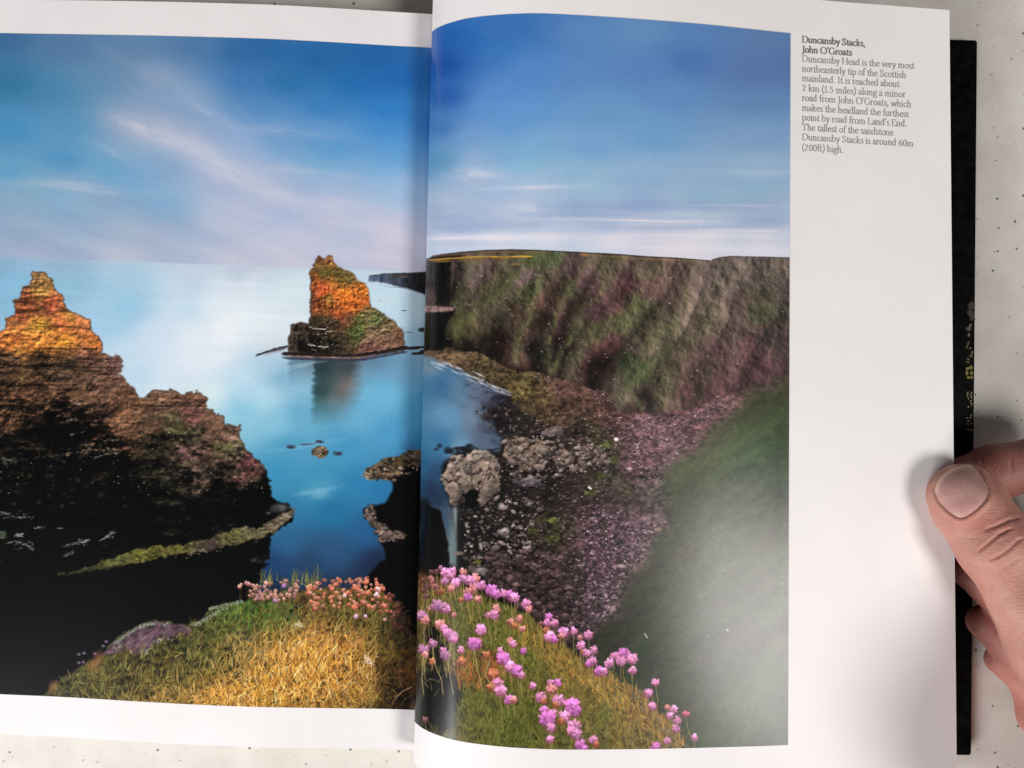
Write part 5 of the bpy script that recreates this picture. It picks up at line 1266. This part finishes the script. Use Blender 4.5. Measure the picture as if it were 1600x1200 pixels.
def make_skin():
    m, nt, b = principled("skin", rough=0.50, spec=0.32)
    N, L = nt.nodes, nt.links
    tc = N.new("ShaderNodeTexCoord")
    n1 = N.new("ShaderNodeTexNoise"); n1.inputs["Scale"].default_value = 70; n1.inputs["Detail"].default_value = 4; n1.inputs["Roughness"].default_value = .6
    L.new(tc.outputs["Object"], n1.inputs["Vector"])
    r1 = ramp(nt, [(0.25, (0.34, 0.135, 0.105)), (0.50, (0.43, 0.20, 0.155)), (0.75, (0.48, 0.255, 0.19))])
    L.new(n1.outputs["Fac"], r1.inputs[0])
    at = N.new("ShaderNodeAttribute"); at.attribute_name = "flush"
    mix = N.new("ShaderNodeMix"); mix.data_type = 'RGBA'
    L.new(at.outputs["Fac"], mix.inputs[0]); L.new(r1.outputs[0], mix.inputs[6]); mix.inputs[7].default_value = (0.40, 0.125, 0.105, 1)
    L.new(mix.outputs[2], b.inputs["Base Color"])
    b.inputs["Subsurface Weight"].default_value = 0.18
    b.inputs["Subsurface Radius"].default_value = (1.0, 0.35, 0.2)
    b.inputs["Subsurface Scale"].default_value = 0.0025
    vo = N.new("ShaderNodeTexVoronoi"); vo.inputs["Scale"].default_value = 900; vo.feature = 'DISTANCE_TO_EDGE'
    L.new(tc.outputs["Object"], vo.inputs["Vector"])
    n2 = N.new("ShaderNodeTexNoise"); n2.inputs["Scale"].default_value = 420; n2.inputs["Detail"].default_value = 5
    L.new(tc.outputs["Object"], n2.inputs["Vector"])
    b1 = N.new("ShaderNodeBump"); b1.inputs["Strength"].default_value = .3; b1.inputs["Distance"].default_value = .0008
    L.new(vo.outputs["Distance"], b1.inputs["Height"])
    b2 = N.new("ShaderNodeBump"); b2.inputs["Strength"].default_value = .3; b2.inputs["Distance"].default_value = .0008
    L.new(n2.outputs["Fac"], b2.inputs["Height"]); L.new(b1.outputs[0], b2.inputs["Normal"])
    L.new(b2.outputs[0], b.inputs["Normal"])
    return m
M_SKIN = make_skin()

HBASE = W(1700, 1050, 0.0)
hand = mesh_obj("hand", HV - HBASE, HF, M_SKIN)
hand.location = HBASE
md = hand.modifiers.new("subdivide", 'SUBSURF'); md.levels = 1; md.render_levels = 1
dg = bpy.context.evaluated_depsgraph_get()
me2 = bpy.data.meshes.new_from_object(hand.evaluated_get(dg))
hand.modifiers.clear(); old = hand.data; hand.data = me2; bpy.data.meshes.remove(old); me2.name = "hand"
co = np.empty(len(me2.vertices) * 3, np.float32); me2.vertices.foreach_get("co", co); co = co.reshape(-1, 3)
no = np.empty(len(me2.vertices) * 3, np.float32); me2.vertices.foreach_get("normal", no); no = no.reshape(-1, 3)
wco = co + HBASE
ppx = 800 + wco[:, 0] * F / (CAMZ - wco[:, 2]); ppy = 600 - wco[:, 1] * F / (CAMZ - wco[:, 2])

def seg_dist(pts, fade=False):
    best = np.full(len(ppx), 1e9)
    for (xa, ya), (xb, yb) in zip(pts[:-1], pts[1:]):
        d = np.array((xb - xa, yb - ya)); q = d @ d
        t = np.clip(((ppx - xa) * d[0] + (ppy - ya) * d[1]) / q, 0, 1)
        best = np.minimum(best, np.hypot(ppx - xa - t * d[0], ppy - ya - t * d[1]))
    ends = np.minimum(np.hypot(ppx - pts[0][0], ppy - pts[0][1]), np.hypot(ppx - pts[-1][0], ppy - pts[-1][1]))
    return best + (5.0 * np.exp(-(ends / 9.0) ** 2) if fade else 0)

NAIL = np.array([(1459.5,766),(1462,755),(1468,745),(1476,738),(1485,732),(1494,728),(1503,726),(1512,725.5),(1519,726.5),(1525,730),(1530,736),(1536,746),(1541,754),(1545,763),(1545,772),(1541,781),(1535,788),(1527,796),(1519,802),(1510,808),(1501,810),(1494,808),(1486,803),(1479,797),(1472,790),(1466,783),(1461,774)], float)
disp = np.zeros(len(ppx)); upper = np.clip(no[:, 2] * 2.2, 0, 1)
isthumb = wco[:, 2] > 0.034
for pts, depth, wd in (([(1529,831),(1537,829),(1556,822),(1577,812.5),(1605,806)], .00050, 2.3), ([(1523,869),(1533,858),(1547,847),(1561,835),(1577,827),(1590,824)], .00062, 2.2), ([(1538,878),(1550,874),(1561,869),(1577,858),(1590,845),(1606,837)], .00062, 2.3),
                       ([(1550,850),(1566,846),(1580,840)], .00022, 2.0), ([(1556,895),(1575,885),(1600,868)], .00025, 3), ([(1510,838),(1530,845)], .0003, 2.5)):
    dd = seg_dist(pts, True)
    disp -= depth * np.exp(-(dd / wd) ** 2) * upper * isthumb
    disp += depth * .10 * np.exp(-((dd - wd * 2.6) / (wd * 1.5)) ** 2) * upper * isthumb
for pts, depth, wd in (([(1529,712),(1534,720),(1540,730)], .0005, 2.4), ([(1578,706),(1580,725),(1583,748)], .0004, 2.2), ([(1592,700),(1593,720)], .0004, 2.2), ([(1553,960),(1562,948)], .0005, 2.4), ([(1560,1004),(1572,1000)], .0005, 2.2)):
    disp -= depth * np.exp(-(seg_dist(pts, True) / wd) ** 2) * ~isthumb * np.clip(no[:, 2] * 2 + .4, 0, 1)
nd = seg_dist(np.vstack([NAIL, NAIL[:1]])); inn = in_poly(NAIL)
inside = np.array([inn(x, y) if 1450 < x < 1555 and 715 < y < 820 else False for x, y in zip(ppx, ppy)]) & isthumb
fold = ((ppx - 1500) * .6 + (ppy - 768) * .8) > -26          # nail fold: everywhere but at the free edge
disp += np.where(inside, -.0006 * np.clip(nd / 4, 0, 1), .00062 * np.exp(-((nd - 4.0) / 4.0) ** 2) * fold) * isthumb * upper
co += no * disp[:, None]
me2.vertices.foreach_set("co", co.ravel())
fl = np.clip((.036 - wco[:, 2]) / .010, 0, 1) * .55 + .25 * np.exp(-(np.minimum(seg_dist([(1523,869),(1547,847),(1577,827)]), seg_dist([(1538,878),(1561,869),(1600,838)])) / 6) ** 2) * isthumb
fl += .45 * np.exp(-((ppx - 1530) / 40) ** 2 - ((ppy - 815) / 18) ** 2) * isthumb
at_ = me2.attributes.new("flush", 'FLOAT', 'POINT'); at_.data.foreach_set("value", np.clip(fl, 0, 1).astype(np.float32))
me2.polygons.foreach_set("use_smooth", [True] * len(me2.polygons)); me2.update()
hand["label"] = "right hand pinching the book's page edge, thumb resting on the white margin"
hand["category"] = "hand"

# thumbnail: a curved plate sitting in its fold, its free edge paler
def make_nail():
    C = NAIL.mean(0); rings = [0, .15, .3, .45, .6, .72, .82, .9, .955, 1.0]
    thumb_top = {}
    V, Fc, n = [], [], len(NAIL)
    A = np.stack([ppx, ppy], 1); sel = isthumb & (no[:, 2] > 0.05); A = A[sel]; Zs = wco[sel, 2]
    def height(x, y):
        d = np.hypot(A[:, 0] - x, A[:, 1] - y); k = np.argsort(d)[:10]; w = 1 / (d[k] + .8)
        return float((Zs[k] * w).sum() / w.sum())
    P2 = [C + (NAIL[i] - C) * s for s in rings[1:] for i in range(n)]
    P2 = [C] + P2
    for j, p in enumerate(P2):
        s = 0 if j == 0 else rings[1 + (j - 1) // n]
        V.append(W(p[0], p[1], height(p[0], p[1]) + .00040 - .00050 * max(0, (s - .7) / .3) ** 2))
    for i in range(n):
        Fc.append((0, 1 + (i + 1) % n, 1 + i))
    for r in range(len(rings) - 2):
        for i in range(n):
            a, b = 1 + r * n + i, 1 + r * n + (i + 1) % n
            Fc.append((a, b, b + n, a + n))
    m, nt, b = principled("fingernail", (0.47, 0.29, 0.26), rough=0.50, spec=0.30)
    tc = nt.nodes.new("ShaderNodeTexCoord")
    at = nt.nodes.new("ShaderNodeAttribute"); at.attribute_name = "free_edge"
    nz = nt.nodes.new("ShaderNodeTexNoise"); nz.inputs["Scale"].default_value = 160; nt.links.new(tc.outputs["Object"], nz.inputs["Vector"])
    r1 = ramp(nt, [(.3, (0.42, 0.21, 0.19)), (.7, (0.48, 0.285, 0.245))]); nt.links.new(nz.outputs["Fac"], r1.inputs[0])
    mx = nt.nodes.new("ShaderNodeMix"); mx.data_type = 'RGBA'
    nt.links.new(at.outputs["Fac"], mx.inputs[0]); nt.links.new(r1.outputs[0], mx.inputs[6]); mx.inputs[7].default_value = (0.62, 0.42, 0.31, 1)
    nt.links.new(mx.outputs[2], b.inputs["Base Color"])
    b.inputs["Subsurface Weight"].default_value = 0.12; b.inputs["Subsurface Scale"].default_value = .002
    o = mesh_obj("thumbnail", np.array(V) - HBASE, Fc, m, hand)
    d = np.array([((p[0] - 1459) * .62 + (p[1] - 766) * .0) for p in P2])
    edge = np.array([1 - np.clip((np.min(np.hypot(*(NAIL[:9] - p).T)) - 4) / 5, 0, 1) for p in P2])
    a_ = o.data.attributes.new("free_edge", 'FLOAT', 'POINT'); a_.data.foreach_set("value", edge.astype(np.float32))
    o["label"] = "short unpolished thumbnail with a paler free edge"
make_nail()

# the reader's sleeve and arm, unseen beyond the lower right, posed for the shade they cast
def make_sleeve():
    path = cr(np.array([(0.208, -0.150, 0.106, 0.034), (0.240, -0.165, 0.120, 0.038), (0.320, -0.200, 0.165, 0.045), (0.41, -0.245, 0.22, 0.052), (0.48, -0.295, 0.27, 0.056), (0.51, -0.38, 0.34, 0.062), (0.50, -0.52, 0.46, 0.085)]), 6)
    V, Fc, n = [], [], 28
    T = np.gradient(path[:, :3], axis=0); T /= np.linalg.norm(T, axis=1)[:, None]
    rng = np.random.default_rng(2)
    for i, (p, t) in enumerate(zip(path, T)):
        e1 = np.cross(t, (0, 0, 1.0)); e1 /= np.linalg.norm(e1); e2 = np.cross(e1, t)
        for j in range(n):
            a = 2 * math.pi * j / n
            r = p[3] * (1 + .05 * math.sin(i * 1.3 + 2 * math.sin(a)) + .02 * rng.normal())
            V.append(p[:3] + r * (math.cos(a) * e1 + math.sin(a) * e2))
    for i in range(len(path) - 1):
        for j in range(n):
            a, b = i * n + j, i * n + (j + 1) % n
            Fc.append((a, b, b + n, a + n))
    V.append(path[-1, :3]); k = len(V) - 1
    for j in range(n):
        Fc.append(((len(path) - 1) * n + j, (len(path) - 1) * n + (j + 1) % n, k))
    m, nt, b = principled("dark_knit", (0.03, 0.03, 0.035), rough=0.9, spec=0.2)
    tc = nt.nodes.new("ShaderNodeTexCoord"); nz = nt.nodes.new("ShaderNodeTexNoise"); nz.inputs["Scale"].default_value = 300
    nt.links.new(tc.outputs["Object"], nz.inputs["Vector"])
    bp = nt.nodes.new("ShaderNodeBump"); bp.inputs["Strength"].default_value = .4; bp.inputs["Distance"].default_value = .001
    nt.links.new(nz.outputs["Fac"], bp.inputs["Height"]); nt.links.new(bp.outputs[0], b.inputs["Normal"])
    o = mesh_obj("sleeve", np.array(V) - HBASE, Fc, m, hand)
    o["label"] = "dark sleeve over the reader's forearm"
make_sleeve()
